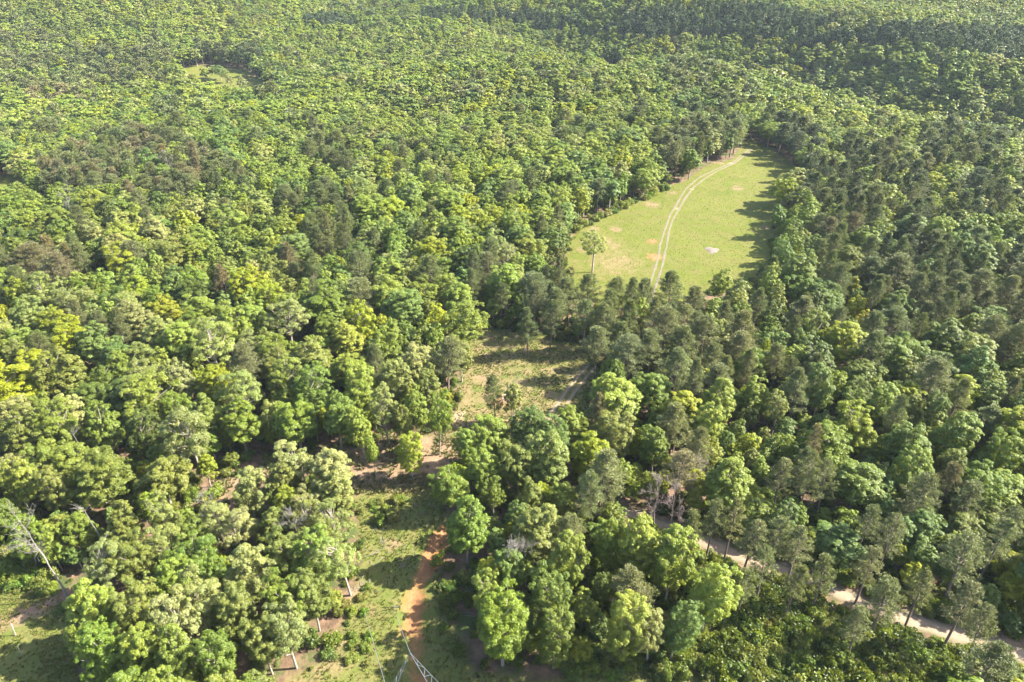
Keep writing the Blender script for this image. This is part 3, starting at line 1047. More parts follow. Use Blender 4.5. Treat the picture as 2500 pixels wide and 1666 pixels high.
ek = np.array([.60 if e[4] == 'b' else .70 for e in E])
ex, ey = toground(ea[:, 0], ea[:, 1], eh * ek)
ezc = project(ex, ey, terr(ex, ey) + eh * .6)[2]
for e, x, y, zc in zip(E, ex, ey, ezc):
    trees.append(dict(x=float(x), y=float(y), w=float(e[2] * (.98 if len(e) > 6 and e[4] == 'p' else 1.12) * zc / FP), h=float(e[5]), kind=e[4], col=e[3], proto=e[6] if len(e) > 6 else None, ex=True))

# pine stands: outline in photo pixels -> share of pines, colours
ZONES = [
    ([(1470, 62), (1560, 20), (1700, 0), (1900, 12), (2040, 45), (1980, 78), (1750, 85), (1560, 85)], .97, ['pinefar'], 'plant'),
    ([(1860, 108), (1960, 78), (2150, 55), (2520, 70), (2520, 145), (2350, 125), (2200, 100), (2050, 100)], .97, ['pinefar'], 'plant'),
    ([(735, 40), (800, 36), (870, 44), (860, 62), (740, 60)], .9, ['pinefar'], 'plant'),
    ([(1020, 22), (1250, 18), (1380, 40), (1370, 70), (1250, 52), (1040, 48)], .9, ['pinefar'], 'plant'),
    ([(-50, 70), (165, 72), (170, 102), (-50, 110)], .6, ['pinegrey'], None),
    ([(-50, 125), (200, 118), (430, 118), (420, 185), (330, 205), (-50, 215)], .75, ['pine', 'pinegrey'], None),
    ([(60, 190), (250, 190), (250, 255), (60, 250)], .6, ['pinegrey', 'pinebrown'], None),
    ([(370, 240), (440, 240), (440, 300), (370, 300)], .8, ['pine'], None),
    ([(180, 340), (300, 300), (420, 330), (560, 380), (600, 450), (430, 475), (260, 450), (70, 455), (80, 420)], .85, ['pinebrown', 'pinegrey', 'pine', 'pinegrey'], None),
    ([(725, 325), (850, 320), (900, 400), (760, 420)], .6, ['pinegrey', 'pine'], None),
    ([(480, 110), (620, 110), (640, 150), (500, 160)], .7, ['pinedark', 'pine'], None),
    ([(670, 460), (820, 450), (930, 560), (900, 650), (780, 600)], .65, ['pinegrey', 'pine'], None),
    ([(1100, 180), (1190, 180), (1190, 250), (1100, 250)], .7, ['pinegrey'], None),
    ([(1140, 610), (1240, 610), (1240, 770), (1150, 770)], .65, ['pine', 'pinegrey'], None),
    ([(1620, 150), (1700, 140), (1835, 200), (1835, 320), (1760, 330), (1640, 260)], .6, ['pine', 'pinegrey'], None),
    ([(1600, 320), (1700, 290), (1808, 290), (1800, 380), (1700, 420), (1620, 440)], .8, ['pine', 'pinegrey'], None),
    ([(1840, 270), (2010, 300), (2010, 400), (1890, 390)], .7, ['pinedark', 'pine'], None),
    ([(1950, 380), (2060, 360), (2260, 400), (2280, 520), (2120, 540), (1960, 480)], .85, ['pine', 'pinedark'], None),
    ([(2250, 300), (2450, 300), (2450, 400), (2250, 400)], .75, ['pine', 'pinedark'], None),
    ([(1965, 460), (2110, 460), (2110, 570), (1990, 570)], .8, ['pine', 'pinebrown'], None),
    ([(2100, 430), (2500, 430), (2520, 640), (2150, 640)], .6, ['pine', 'pinedark'], None),
    ([(1983, 574), (2143, 574), (2143, 700), (1983, 700)], .7, ['pine'], None),
    ([(1250, 660), (1526, 665), (1526, 860), (1250, 790)], .8, ['pine', 'pinegrey'], None),
    ([(1500, 690), (1780, 690), (1800, 960), (1600, 960), (1500, 880)], .7, ['pinegrey', 'pine'], None),
    ([(1780, 740), (2000, 720), (2000, 900), (1780, 900)], .5, ['pine', 'pinegrey'], None),
    ([(2120, 640), (2520, 640), (2520, 850), (2120, 850)], .6, ['pine', 'pinegrey'], None),
    ([(1600, 960), (1800, 960), (1800, 1150), (1600, 1150)], .35, ['pinegrey'], None),
    ([(1250, 800), (1290, 790), (1290, 830), (1240, 830)], .8, ['pine'], None),
    ([(1800, 1170), (2560, 1120), (2560, 1640), (2000, 1560), (1700, 1400)], .30, ['pinegrey', 'pine'], 'thin'),
    ([(0, 560), (160, 580), (170, 660), (0, 660)], .5, ['pinebrown', 'pinegrey'], None),
]


def inpoly1(px, py, poly):
    c = False
    n = len(poly)
    for i in range(n):
        ax, ay = poly[i]
        bx, by = poly[(i + 1) % n]
        if (ay > py) != (by > py) and px < (bx - ax) * (py - ay) / (by - ay) + ax:
            c = not c
    return c


# scatter the rest of the wood over the ground
cell = 8.0
hashg = {}


def near_ok(x, y, r, k=.72):
    ci, cj = int(x // cell), int(y // cell)
    for i in range(ci - 1, ci + 2):
        for j in range(cj - 1, cj + 2):
            for (a, b, q) in hashg.get((i, j), ()):
                if (a - x) ** 2 + (b - y) ** 2 < (k * (r + q)) ** 2:
                    return False
    return True


def put(x, y, r):
    hashg.setdefault((int(x // cell), int(y // cell)), []).append((x, y, r))


for t in trees:
    put(t['x'], t['y'], t['w'] / 2)
NT = 130000
yy = 45 + (1330 - 45) * rng.random(NT) ** .62
xx = (rng.random(NT) * 2 - 1) * (.80 * yy + 45)
rr = np.clip(rng.normal(4.5, 1.0, NT), 2.7, 7.2) * (1 + .14 * sstep(250, 500, yy))
zz = terr(xx, yy)
bad = np.zeros(NT, bool)
for P_ in OPENS:
    ins = inside(xx, yy, P_)
    d = dist_poly(xx, yy, P_, True)
    bad |= ins & (d > 0.3)
    bad |= ~ins & (d < 1.5)
droad = dist_poly(xx, yy, SANDROAD)
yroad = np.interp(xx, [p[0] for p in SANDROAD], [p[1] for p in SANDROAD])
nearside = (yy < yroad) & (xx > 25)
bad |= droad < 6.5
for P_ in EXCL:
    bad |= inside(xx, yy, P_)
bad |= nearside & (droad < 13)
bad |= dist_poly(xx, yy, PATH) < 3.2
thk = inside(xx, yy, THICKET) | inside(xx, yy, SHADEGAP)
bad |= thk & (rng.random(NT) < .97)
ptx, pty, ptz = project(xx, yy, zz + 13)
nz1 = vnoise(xx / 40, yy / 40, 21)
nz2 = vnoise(xx / 25 + 50, yy / 25, 22)
tint_n = vnoise(xx / 30 + 9, yy / 30 + 70, 23)
rnd = rng.random((NT, 4))
order = np.arange(NT)
for i in order:
    if bad[i]:
        continue
    x, y, r = float(xx[i]), float(yy[i]), float(rr[i])
    px, py = ptx[i], pty[i]
    pp, cols, mode = None, None, None
    for poly, sh, cl, md in ZONES:
        if inpoly1(px, py, poly):
            pp, cols, mode = sh, cl, md
            break
    if pp is None:
        pp = .03 + .15 * max(0, nz1[i] - .45) / .55
        if px > 1700 and py > 500:
            pp += .12
        cols = ['pinegrey', 'pine']
    isp = rnd[i, 0] < pp
    if isp:
        r = r * (.62 if mode == 'plant' else (.66 if mode == 'thin' else .82))
        if not near_ok(x, y, r, .80 if mode != 'plant' else .9):
            continue
        col = cols[int(rnd[i, 1] * len(cols)) % len(cols)]
        h = (15 + 5 * rnd[i, 2]) if mode != 'thin' else 14 + 4 * rnd[i, 2]
        pr = None
        if mode == 'thin':
            pr = PN_THIN[int(rnd[i, 3] * 3) % 3]
    else:
        if mode == 'thin':
            r *= .75
        if not near_ok(x, y, r, .80 - .08 * min(1, max(0, (y - 220) / 250))):
            continue
        u = rnd[i, 1]
        n_ = tint_n[i]
        left = px < 1250
        # yellowish, pale and bluish stands drift over the wood
        if py < 500:
            if u < .12 * n_:
                col = 'yellow'
            elif u < .16 + .3 * max(0, n_ - .35):
                col = 'pale'
            elif u < .80:
                col = 'light'
            elif u < .92:
                col = 'blue'
            else:
                col = 'green'
        elif left:
            if u < .09 * (n_ > .45) + .04:
                col = 'yellow'
            elif u < .34:
                col = 'pale' if n_ > .4 else 'olive'
            elif u < .66:
                col = 'light'
            elif u < .86:
                col = 'green'
            elif u < .93:
                col = 'blue'
            elif u < .97:
                col = 'cream'
            else:
                col = 'dark'
        else:
            if u < .10:
                col = 'yellow'
            elif u < .22:
                col = 'olive'
            elif u < .48:
                col = 'light'
            elif u < .80:
                col = 'green'
            elif u < .92:
                col = 'blue'
            else:
                col = 'dark'
        h = 15.0 + 3.2 * rnd[i, 2] + (r - 4.3) * 1.1 + 2.5 * (nz2[i] - .5)
        if mode == 'thin':
            h *= .65
        pr = None
    put(x, y, r)
    trees.append(dict(x=x, y=y, w=2 * r * (1.32 + .16 * float(sstep(200, 420, y))), h=h, kind='p' if isp else 'b', col=col, proto=pr, ex=False, plant=(mode == 'plant')))

N2 = 70000
y2 = 50 + 950 * rng.random(N2) ** .72
x2 = (rng.random(N2) * 2 - 1) * (.80 * y2 + 40)
bad2 = vnoise(x2 / 8, y2 / 8, 77) < .25
for P_ in OPENS:
    bad2 |= inside(x2, y2, P_) | (dist_poly(x2, y2, P_, True) < 1.2)
d2 = dist_poly(x2, y2, SANDROAD)
bad2 |= (d2 < 3.6) | ((y2 < np.interp(x2, [p[0] for p in SANDROAD], [p[1] for p in SANDROAD])) & (x2 > 25) & (d2 < 8.5))
bad2 |= dist_poly(x2, y2, PATH) < 3.2
for P_ in EXCL:
    bad2 |= inside(x2, y2, P_)
for i in range(N2):
    if bad2[i]:
        continue
    x, y = float(x2[i]), float(y2[i])
    r = float(rng.uniform(1.5, 2.7)) * (1.3 if y > 330 else 1)
    if not near_ok(x, y, r, .60):
        continue
    put(x, y, r)
    trees.append(dict(x=x, y=y, w=2.5 * r, h=float(rng.uniform(6, 11)) * r / 2.1, kind='b', col=('green', 'light', 'light', 'olive', 'green', 'yellow', 'blue')[int(rng.integers(7))], proto=None, ex=False, low=True))

tx = np.array([t['x'] for t in trees])
ty = np.array([t['y'] for t in trees])
tz = ground_z(tx, ty)
for t, z in zip(trees, tz):
    t['z'] = float(z) - .05
    px, py, zc = project(t['x'], t['y'], z + t['h'] * .65)
    t['px'], t['py'], t['zc'] = float(px), float(py), float(zc)
    t['size'] = t['w'] * t['h'] / zc ** 2 if (-30 < px < 2530 and -20 < py < 1720) else 0
    c = PAL[t['col']][rng.integers(len(PAL[t['col']]))]
    dr = float(vnoise(t['x'] / 45 + 3, t['y'] / 60 + 8, 61)) - .5
    j = rng.normal(1, .07) + .22 * dr
    g = rng.normal(1, .04) + .10 * (float(vnoise(t['x'] / 38 + 33, t['y'] / 38, 62)) - .5)
    t['tint'] = (c[0] * j * g, c[1] * j, c[2] * j * rng.normal(1, .08))
print("trees", len(trees))

# ------------------------------------------------------------------ the 300 largest of each kind as objects
LANDMARKS = [
    (FIELD, 'bright field'), (CLEARING, 'small clearing'), (SANDROAD, 'pale sandy road'), (CORR, 'grassy corridor'), (PATH, 'brown dirt path'),
    (LEFTGRASS, 'shady grass corner'),
]


def place_words(t):
    x, y = t['x'], t['y']
    best = None
    for P_, nm in LANDMARKS:
        closed = P_ not in (SANDROAD, PATH)
        d = float(dist_poly(x, y, P_, closed))
        if best is None or d < best[0]:
            cxm = sum(p[0] for p in P_) / len(P_)
            if not closed:
                dd = [(math.hypot(p[0] - x, p[1] - y), p) for p in P_]
                cxm = min(dd)[1][0]
            best = (d, nm, 'right' if x > cxm else 'left', P_)
    d, nm, side, P_ = best
    cym = sum(p[1] for p in P_) / len(P_)
    fb = 'beyond' if y > cym else 'before'
    if d < 7:
        return 'beside the ' + nm + ', ' + side + ' side'
    if d < 30:
        return 'just ' + side + ' of the ' + nm
    if abs(y - cym) > abs(x - cxm):
        return 'far behind the ' + nm if y > cym else 'well before the ' + nm
    return 'far ' + side + ' of the ' + nm


ORD = ['nearest', 'second nearest', 'third nearest', 'fourth nearest', 'fifth nearest', 'sixth nearest', 'seventh nearest', 'eighth nearest', 'ninth nearest',
       'tenth nearest', 'eleventh nearest', 'twelfth nearest']


def size_word(t):
    if t['kind'] == 'b':
        return 'broad' if t['w'] > 9.6 else ('slender' if t['w'] < 7.2 else 'rounded')
    return 'full' if t['w'] > 7.4 else ('thin' if t['w'] < 5.8 else 'tufted')


def label_trees(lst, noun):
    groups = {}
    for t in lst:
        w = place_words(t)
        groups.setdefault((size_word(t), NAMES[t['col']], w), []).append(t)
    for (sz, cn, w), g in groups.items():
        if len(g) == 1:
            g[0]['label'] = '%s %s %s %s' % (sz, cn, noun, w)
            continue
        # tell them apart by row (from the bottom of the photo) and place in it
        g.sort(key=lambda t: -t['py'])
        rows = [g[i:i + 4] for i in range(0, len(g), 4)]
        for ri, row in enumerate(rows):
            row.sort(key=lambda t: t['px'])
            pos = {1: [''], 2: ['left', 'right'], 3: ['left', 'middle', 'right'], 4: ['far left', 'inner left', 'inner right', 'far right']}[len(row)]
            for k, t in enumerate(row):
                if len(rows) == 1:
                    q = pos[k] + ' of ' + {2: 'two', 3: 'three', 4: 'four'}[len(row)]
                else:
                    rn = ['front', 'second', 'third', 'fourth', 'fifth', 'sixth', 'seventh', 'eighth', 'ninth', 'tenth', 'eleventh', 'twelfth'][min(ri, 11)]
                    q = (pos[k] + ', ' if pos[k] else '') + rn + ' row'
                t['label'] = '%s %s %s %s, %s' % (sz, cn, noun, w, q)


def build_tree(t, name, cat, group, meshes):
    i = t['proto'] if t['proto'] is not None else t['pi']
    crown, trunk = meshes[i]
    r = bpy.data.objects.new(name, None)
    r.empty_display_size = .5
    r.location = (t['x'], t['y'], t['z'])
    r.rotation_euler = (rng.normal(0, .035), rng.normal(0, .035), t['rot'])
    Rx = 5.0 if t['kind'] == 'b' else (2.9 if i in PN_THIN else 3.9)
    s = t['w'] / 2 / Rx
    r.scale = (s, s, t['h'] / (18.0 if t['kind'] == 'b' else 20.6))
    add(r)
    tag(r, t['label'], cat, group)
    a = add(bpy.data.objects.new("trunk", trunk), r)
    b = add(bpy.data.objects.new("crown", crown), r)
    b["tint"] = t['tint']
    return r


rest = []
vis = {}
for kd, noun, name, cat, grp, protos, dense in (
        ('b', 'broadleaf tree', 'broadleaf_tree', 'tree', 'broadleaf trees of the wood', BL_NEAR, BL_DENSE),
        ('p', 'pine', 'pine_tree', 'pine tree', 'pines of the wood', PN_NEAR, PN_DENSE)):
    L_ = sorted([t for t in trees if t['kind'] == kd], key=lambda t: -t['size'])
    top, low = L_[:298], L_[298:]
    rest += low
    label_trees(top, noun)
    for k, t in enumerate(top):
        t['rot'] = rng.uniform(0, 6.28)
        pool = dense
        if kd == 'b' and t['col'] in ('pale', 'cream') and rng.random() < .45:
            pool = BL_SPARSE
        t['pi'] = pool[rng.integers(len(pool))]
        build_tree(t, name, cat, grp, protos)
    vis[kd] = top[-1]['zc']
print("individual to depth", vis)


# ------------------------------------------------------------------ far trees and ground cover as instances
def scatter_object(name, label, pts, rot, scl, idx_, tint, coll, kind="stuff"):
    n = len(pts)
    me = bpy.data.meshes.new(name)
    me.vertices.add(n)
    me.vertices.foreach_set("co", np.asarray(pts, np.float32).ravel())
    a = me.attributes.new("rot", 'FLOAT_VECTOR', 'POINT')
    a.data.foreach_set("vector", np.asarray(rot, np.float32).ravel())
    a = me.attributes.new("scl", 'FLOAT_VECTOR', 'POINT')
    a.data.foreach_set("vector", np.asarray(scl, np.float32).ravel())
    a = me.attributes.new("idx", 'INT', 'POINT')
    a.data.foreach_set("value", np.asarray(idx_, np.int32))
    a = me.attributes.new("tint", 'FLOAT_VECTOR', 'POINT')
    a.data.foreach_set("vector", np.asarray(tint, np.float32).ravel())
    o = bpy.data.objects.new(name, me)
    add(o)
    tag(o, label, None, None, kind)
    g = bpy.data.node_groups.new(name, 'GeometryNodeTree')
    g.interface.new_socket("Geometry", in_out='INPUT', socket_type='NodeSocketGeometry')
    g.interface.new_socket("Geometry", in_out='OUTPUT', socket_type='NodeSocketGeometry')
    gi = g.nodes.new("NodeGroupInput")
    go = g.nodes.new("NodeGroupOutput")
    ip = g.nodes.new("GeometryNodeInstanceOnPoints")
    ci = g.nodes.new("GeometryNodeCollectionInfo")
    ci.inputs[0].default_value = coll
    ci.inputs[1].default_value = True
    ci.inputs[2].default_value = True

    def na(nm, dt):
        q = g.nodes.new("GeometryNodeInputNamedAttribute")
        q.data_type = dt
        q.inputs[0].default_value = nm
        return q.outputs[0]
    e2r = g.nodes.new("FunctionNodeEulerToRotation")
    g.links.new(na("rot", 'FLOAT_VECTOR'), e2r.inputs[0])
    g.links.new(gi.outputs[0], ip.inputs['Points'])
    g.links.new(ci.outputs[0], ip.inputs['Instance'])
    ip.inputs['Pick Instance'].default_value = True
    g.links.new(na("idx", 'INT'), ip.inputs['Instance Index'])
    g.links.new(e2r.outputs[0], ip.inputs['Rotation'])
    g.links.new(na("scl", 'FLOAT_VECTOR'), ip.inputs['Scale'])
    g.links.new(ip.outputs[0], go.inputs[0])
    md = o.modifiers.new("scatter", 'NODES')
    md.node_group = g
    return o


for kd, nm, lb in (('b', 'broadleaf_forest', "broadleaf forest rolling away to the far hills"),
                   ('p', 'pine_forest', "darker pine stands spread through the far forest")):
    coll = hidden_collection("far_" + kd, far_set(kd, 1) + far_set(kd, 2))
    L_ = [t for t in rest if t['kind'] == kd]
    n = len(L_)
    pts = [(t['x'], t['y'], t['z']) for t in L_]
    rot = np.zeros((n, 3))
    rot[:, 2] = rng.uniform(0, 6.28, n)
    scl = [(t['w'] / (10.0 if kd == 'b' else 7.6), t['w'] / (10.0 if kd == 'b' else 7.6), t['h'] / (18 if kd == 'b' else 20.6)) for t in L_]
    ii = [int(rng.integers(8)) + (8 if t['zc'] > 430 else 0) for t in L_]
    scatter_object(nm, lb, pts, rot, scl, ii, [t['tint'] for t in L_], coll)
    print(nm, n)

# shrubs one can pick out: left verge, thicket, right bottom, field edge, corridor
shr = []


def sh(px, py, w, col, cat_place):
    shr.append((px, py, w, col, cat_place))


rs = np.random.default_rng(55)
for k in range(16):
    t = k / 15
    sh(1410 + t * 215 + rs.uniform(-4, 4), 556 - t * 98 + rs.uniform(-3, 3), rs.uniform(20, 34), ['green', 'pale', 'dark', 'olive'][k % 4], 'along the upper left edge of the bright field')
for k in range(26):
    sh(rs.uniform(1745, 1990), rs.uniform(1085, 1215), rs.uniform(34, 60), ['light', 'pale', 'green', 'light'][k % 4], 'in the sunny thicket above the sandy road')
for k in range(24):
    sh(rs.uniform(330, 520), rs.uniform(1180, 1290), rs.uniform(30, 55), ['light', 'green', 'olive'][k % 3], 'left of the brown dirt path')
for k in range(22):
    sh(rs.uniform(-10, 150), rs.uniform(1350, 1440), rs.uniform(30, 60), ['light', 'olive', 'green', 'pale'][k % 4], 'above the shady grass corner')
for k in range(46):
    sh(rs.uniform(1700, 2230), rs.uniform(1490, 1660), rs.uniform(36, 66), ['green', 'blue', 'olive', 'dark', 'pale'][k % 5], 'below the sandy road')
for k in range(16):
    sh(rs.uniform(1330, 1720), rs.uniform(1600, 1650), rs.uniform(34, 60), ['dark', 'olive', 'green', 'blue'][k % 4], 'at the foot of the big bottom trees')
for k in range(16):
    sh(rs.uniform(1070, 1180), rs.uniform(1390, 1560), rs.uniform(30, 50), ['dark', 'green'][k % 2], 'right of the orange clay gully')
for k in range(12):
    sh(rs.uniform(900, 980), rs.uniform(1215, 1275), rs.uniform(22, 40), ['light', 'green', 'pale'][k % 3], 'in the middle of the grassy corridor')
for k in range(14):
    sh(rs.uniform(2250, 2500), rs.uniform(1570, 1660), rs.uniform(30, 56), ['olive', 'green', 'pale'][k % 3], 'below the sandy road, far right')
for k in range(12):
    sh(rs.uniform(1170, 1300), rs.uniform(775, 800), rs.uniform(26, 44), ['dark', 'green'][k % 2], 'along the far edge of the small clearing')
for k in range(12):
    sh(rs.uniform(820, 900), rs.uniform(1430, 1620), rs.uniform(22, 40), ['light', 'green', 'olive'][k % 3], 'on the left verge of the corridor')
sxy = G([q[:2] for q in shr], .8)
shr = [(x, y, q[2] * float(project(x, y, .8)[2]) / FP, q[3], q[4]) for q, (x, y) in zip(shr, sxy)]
byp = {}
for s_ in shr:
    byp.setdefault((s_[4], NAMES[s_[3]]), []).append(s_)
k = 0
for (pl, cn), g in byp.items():
    g.sort(key=lambda a: a[0])
    for q, (x, y, w, col, _) in enumerate(g):
        o = bpy.data.objects.new("shrub", SHRUBS[k % 6])
        k += 1
        s = w / 3.2
        o.location = (x, y, float(ground_z(x, y)[0]) - .1)
        o.scale = (s, s, s * rs.uniform(.8, 1.4))
        o.rotation_euler = (0, 0, rs.uniform(0, 6.28))
        c = PAL[col][q % len(PAL[col])]
        o["tint"] = (c[0] * rs.uniform(.85, 1.1), c[1] * rs.uniform(.85, 1.1), c[2])
        n = len(g)
        if n == 1:
            w_ = ''
        elif q == 0:
            w_ = ', leftmost'
        elif q == n - 1:
            w_ = ', rightmost'
        else:
            w_ = ', ' + ['', 'second', 'third', 'fourth', 'fifth', 'sixth', 'seventh', 'eighth', 'ninth', 'tenth', 'eleventh', 'twelfth', 'thirteenth'][min(q, 12)] + ' from left'
        add(o)
        tag(o, '%s leafy shrub %s%s' % (cn, pl, w_), 'shrub', 'shrubs ' + pl)

# low undergrowth in the near wood
NU = 28000
ux = rng.uniform(-230, 260, NU)
uy = 50 + 260 * rng.random(NU) ** .8
uy[:5000] = rng.uniform(55, 110, 5000)
ux[:5000] = rng.uniform(10, 110, 5000)
ok = np.abs(ux) < .8 * uy + 30
for P_ in (FIELD, CLEARING, CORR, BELT, LEFTGRASS):
    ok &= ~(inside(ux, uy, P_) & (dist_poly(ux, uy, P_, True) > 1.2))
ok &= dist_poly(ux, uy, SANDROAD) > 2.9
ok &= dist_poly(ux, uy, PATH) > 2.6
ok &= (vnoise(ux / 9, uy / 9, 31) * .6 + vnoise(ux / 3.4, uy / 3.4, 32) * .4) > .3
inT = inside(ux, uy, THICKET) | (inside(ux, uy, EXCL[5]) & ~inside(ux, uy, CORR))
ux, uy, inT = ux[ok], uy[ok], inT[ok]
n = len(ux)
uz = ground_z(ux, uy) - .1
s = (.28 + 1.05 * rng.random(n) ** 1.7) * np.where(inT, 1.35, 1)
cs = np.array([PAL[c][0] for c in ('green', 'light', 'olive', 'dark', 'blue', 'green', 'pale')])
tint = cs[rng.integers(0, 7, n)] * rng.uniform(.65, 1.05, (n, 1)) * (.6 + .6 * vnoise(ux / 6, uy / 6, 88))[:, None]
rot = np.zeros((n, 3))
rot[:, 2] = rng.uniform(0, 6.28, n)
ucoll = hidden_collection("under", [shrub_mesh(1900 + i, 800, .28) for i in range(5)])
scatter_object("undergrowth", "low leafy undergrowth on the forest floor", np.stack([ux, uy, uz], -1), rot, np.stack([s, s, s * rng.uniform(.7, 1.6, n)], -1),
               rng.integers(0, 5, n), tint, ucoll)

# grass tufts
def tufts(name, label, polys, npts, smin, smax, cols, keep=.3, seed=1):
    r_ = np.random.default_rng(seed)
    X, Y = [], []
    for P_ in polys:
        a = np.array(P_)
        lo, hi = a.min(0), a.max(0)
        lo = np.maximum(lo, (-190, 50))
        m = int(npts / len(polys))
        x = r_.uniform(lo[0], hi[0], m * 2)
        y = r_.uniform(lo[1], hi[1], m * 2)
        k_ = inside(x, y, P_)
        X.append(x[k_][:m])
        Y.append(y[k_][:m])
    X = np.concatenate(X)
    Y = np.concatenate(Y)
    k_ = (vnoise(X / 1.7, Y / 1.7, seed) * .5 + vnoise(X / 7.3 + Y / 19, Y / 7.3, seed + 1) * .5 + r_.normal(0, .1, len(X))) > keep
    for L_ in (RUT_A, RUT_B, CLR_A, CLR_B):
        k_ &= dist_poly(X, Y, L_) > .9
    k_ &= dist_poly(X, Y, CLAY) > 2.0
    X, Y = X[k_], Y[k_]
    n_ = len(X)
    rot_ = np.zeros((n_, 3))
    rot_[:, 2] = r_.uniform(0, 6.28, n_)
    s_ = r_.uniform(smin, smax, n_)
    tc = np.array(cols)[r_.integers(0, len(cols), n_)] * r_.uniform(.8, 1.15, (n_, 1))
    scatter_object(name, label, np.stack([X, Y, ground_z(X, Y) - .02], -1), rot_, np.stack([s_, s_, s_ * r_.uniform(.7, 1.3, n_)], -1),
                   r_.integers(0, 4, n_), tc, TCOLL)


TCOLL = hidden_collection("tuft", TUFTS)
tufts("field_grass", "short bright grass of the hay field", [FIELD], 16000, .15, .42, [(.125, .15, .02), (.14, .155, .028), (.11, .135, .02)], .25, 3)
tufts("wild_grass", "rough weedy grass of the clearing and the corridor", [CLEARING, CORR, LEFTGRASS], 38000, .22, .6,
      [(.12, .145, .025), (.16, .155, .045), (.11, .135, .02), (.18, .16, .06)], .40, 5)
tufts("belt_grass", "thin grass on the bare belt between the clearing and the corridor", [BELT], 4000, .6, 1.3, [(.12, .13, .04), (.18, .15, .08)], .5, 8)

# ------------------------------------------------------------------ dead trees
def put_dead(px, py, h, seed, label, mat=None, rad=.2, levels=4, spread=.6, first=.5, twigs=5, lean=(0, 0), rot=0, group=None):
    x, y = G([(px, py)])[0]
    tr, br = make_dead(seed, h, levels, mat, rad, spread, first, twigs, lean)
    r = bpy.data.objects.new("dead_tree", None)
    r.location = (x, y, float(ground_z(x, y)[0]))
    r.rotation_euler = (0, 0, rot)
    add(r)
    tag(r, label, "dead tree", group)
    add(bpy.data.objects.new("trunk", tr), r)
    add(bpy.data.objects.new("branches", br), r)
    return r


put_dead(166, 1462, 20, 11, "tall bleached dead tree leaning left above the shady grass corner", lean=(-2.6, .8), rad=.21, first=.64)
put_dead(160, 1452, 13, 12, "shorter bleached dead stem beside the tall leaning one", lean=(-1.6, 1), rad=.18, first=.75, levels=3)
put_dead(270, 1372, 15, 13, "split pale dead trunk without twigs among the left trees", rad=.2, first=.93, levels=2, lean=(-.8, 0))
put_dead(240, 1180, 15, 14, "broken white dead trunk sticking out of the left canopy", rad=.17, first=.93, levels=2, lean=(-1.5, 0))
put_dead(540, 1330, 14, 15, "small bleached dead tree behind the pale trees by the dirt path", rad=.16, first=.5, lean=(-1, 0))
put_dead(747, 1390, 16, 16, "grey dead tree with fine upright twigs left of the corridor", rad=.17, first=.55, spread=.4)
put_dead(1592, 1297, 15, 17, "leafless brown twiggy tree left of the sandy road", mat=M_TWIG, rad=.2, first=.3, twigs=7, spread=.75)
put_dead(1632, 1300, 13, 18, "second leafless brown tree touching the twiggy one by the sandy road", mat=M_TWIG, rad=.16, first=.3, twigs=7, spread=.7)
put_dead(1694, 1250, 14, 19, "slim leafless grey tree above the sandy road", mat=M_TWIG, rad=.15, first=.45, twigs=6)
put_dead(1252, 1030, 13, 20, "bare pale limbs among thin leaves in the small clearing", rad=.16, first=.35, levels=4)
put_dead(1970, 1250, 9, 21, "tangled grey dead sapling in the thicket", mat=M_DEAD, rad=.1, first=.2, twigs=6)
put_dead(1262, 1455, 14.2, 22, "grey dead top poking through a bluish green crown", rad=.14, first=.75, twigs=7, spread=.8)
put_dead(195, 580, 20, 23, "grey dead tree standing in the canopy, upper left", rad=.2, first=.5, twigs=6)
put_dead(430, 480, 20, 24, "reddish leafless tree among the upper left pines", mat=M_TWIG, rad=.2, first=.35, twigs=7)
put_dead(233, 455, 17, 25, "pinkish brown bare tree at the lower edge of the upper left pines", mat=M_TWIG, rad=.2, first=.3, twigs=7)
put_dead(565, 470, 18, 26, "bare brown tree near the right end of the upper left pines", mat=M_TWIG, rad=.2, first=.3, twigs=7)

# ------------------------------------------------------------------ lattice tower, guys, posts, sand pile
def pt(px, py, up):
    x, y = toground(np.array([px]), np.array([py]), up)
    return float(x[0]), float(y[0]), float(terr(x, y)[0]) + up


apex = np.array(pt(1001, 1594, 31.0))
base = np.array([apex[0] + .3, apex[1] - 3.0, 0.0])
base[2] = float(ground_z(base[0], base[1])[0])
tw = bpy.data.objects.new("lattice_tower", None)
tw.location = tuple(base)
add(tw)
tag(tw, "grey steel lattice tower top at the bottom of the corridor", "power tower")
th = apex[2] - base[2]


def part(name, segs, r=.04, k=4, parent=tw, mat=M_STEEL):
    q = Tubes()
    for a, b, *rr_ in segs:
        q.tube([a, b], [rr_[0] if rr_ else r] * 2, k)
    me = q.mesh(name, mat)
    return add(bpy.data.objects.new(name, me), parent)


def loc(v):
    return np.array(v, float)


top = loc([apex[0] - base[0], apex[1] - base[1], th])
armL = [loc([-3.0, -1.3, th - 7.6]), loc([-3.0, 1.0, th - 7.6])]
armR = [loc([3.2, -1.3, th - 7.6]), loc([3.2, 1.0, th - 7.6])]
armL = [a + loc([top[0], top[1] - .3, 0]) for a in armL]
armR = [a + loc([top[0], top[1] - .3, 0]) for a in armR]
part("peak_strut", [(top, armL[0])])
part("peak_strut", [(top, armL[1])])
part("peak_strut", [(top, armR[0])])
part("peak_strut", [(top, armR[1])])
for A in (armL, armR):
    segs = [(A[0], A[1])]
    for t in (.25, .5, .75):
        a = top * (1 - t) + A[0] * t
        b = top * (1 - t) + A[1] * t
        segs.append((a, b, .03))
        a2 = top * (1 - t - .22) + A[1] * (t + .22)
        segs.append((a, a2, .03))
    part("bracing", segs)
segs = [(armL[0], armR[0]), (armL[1], armR[1])]
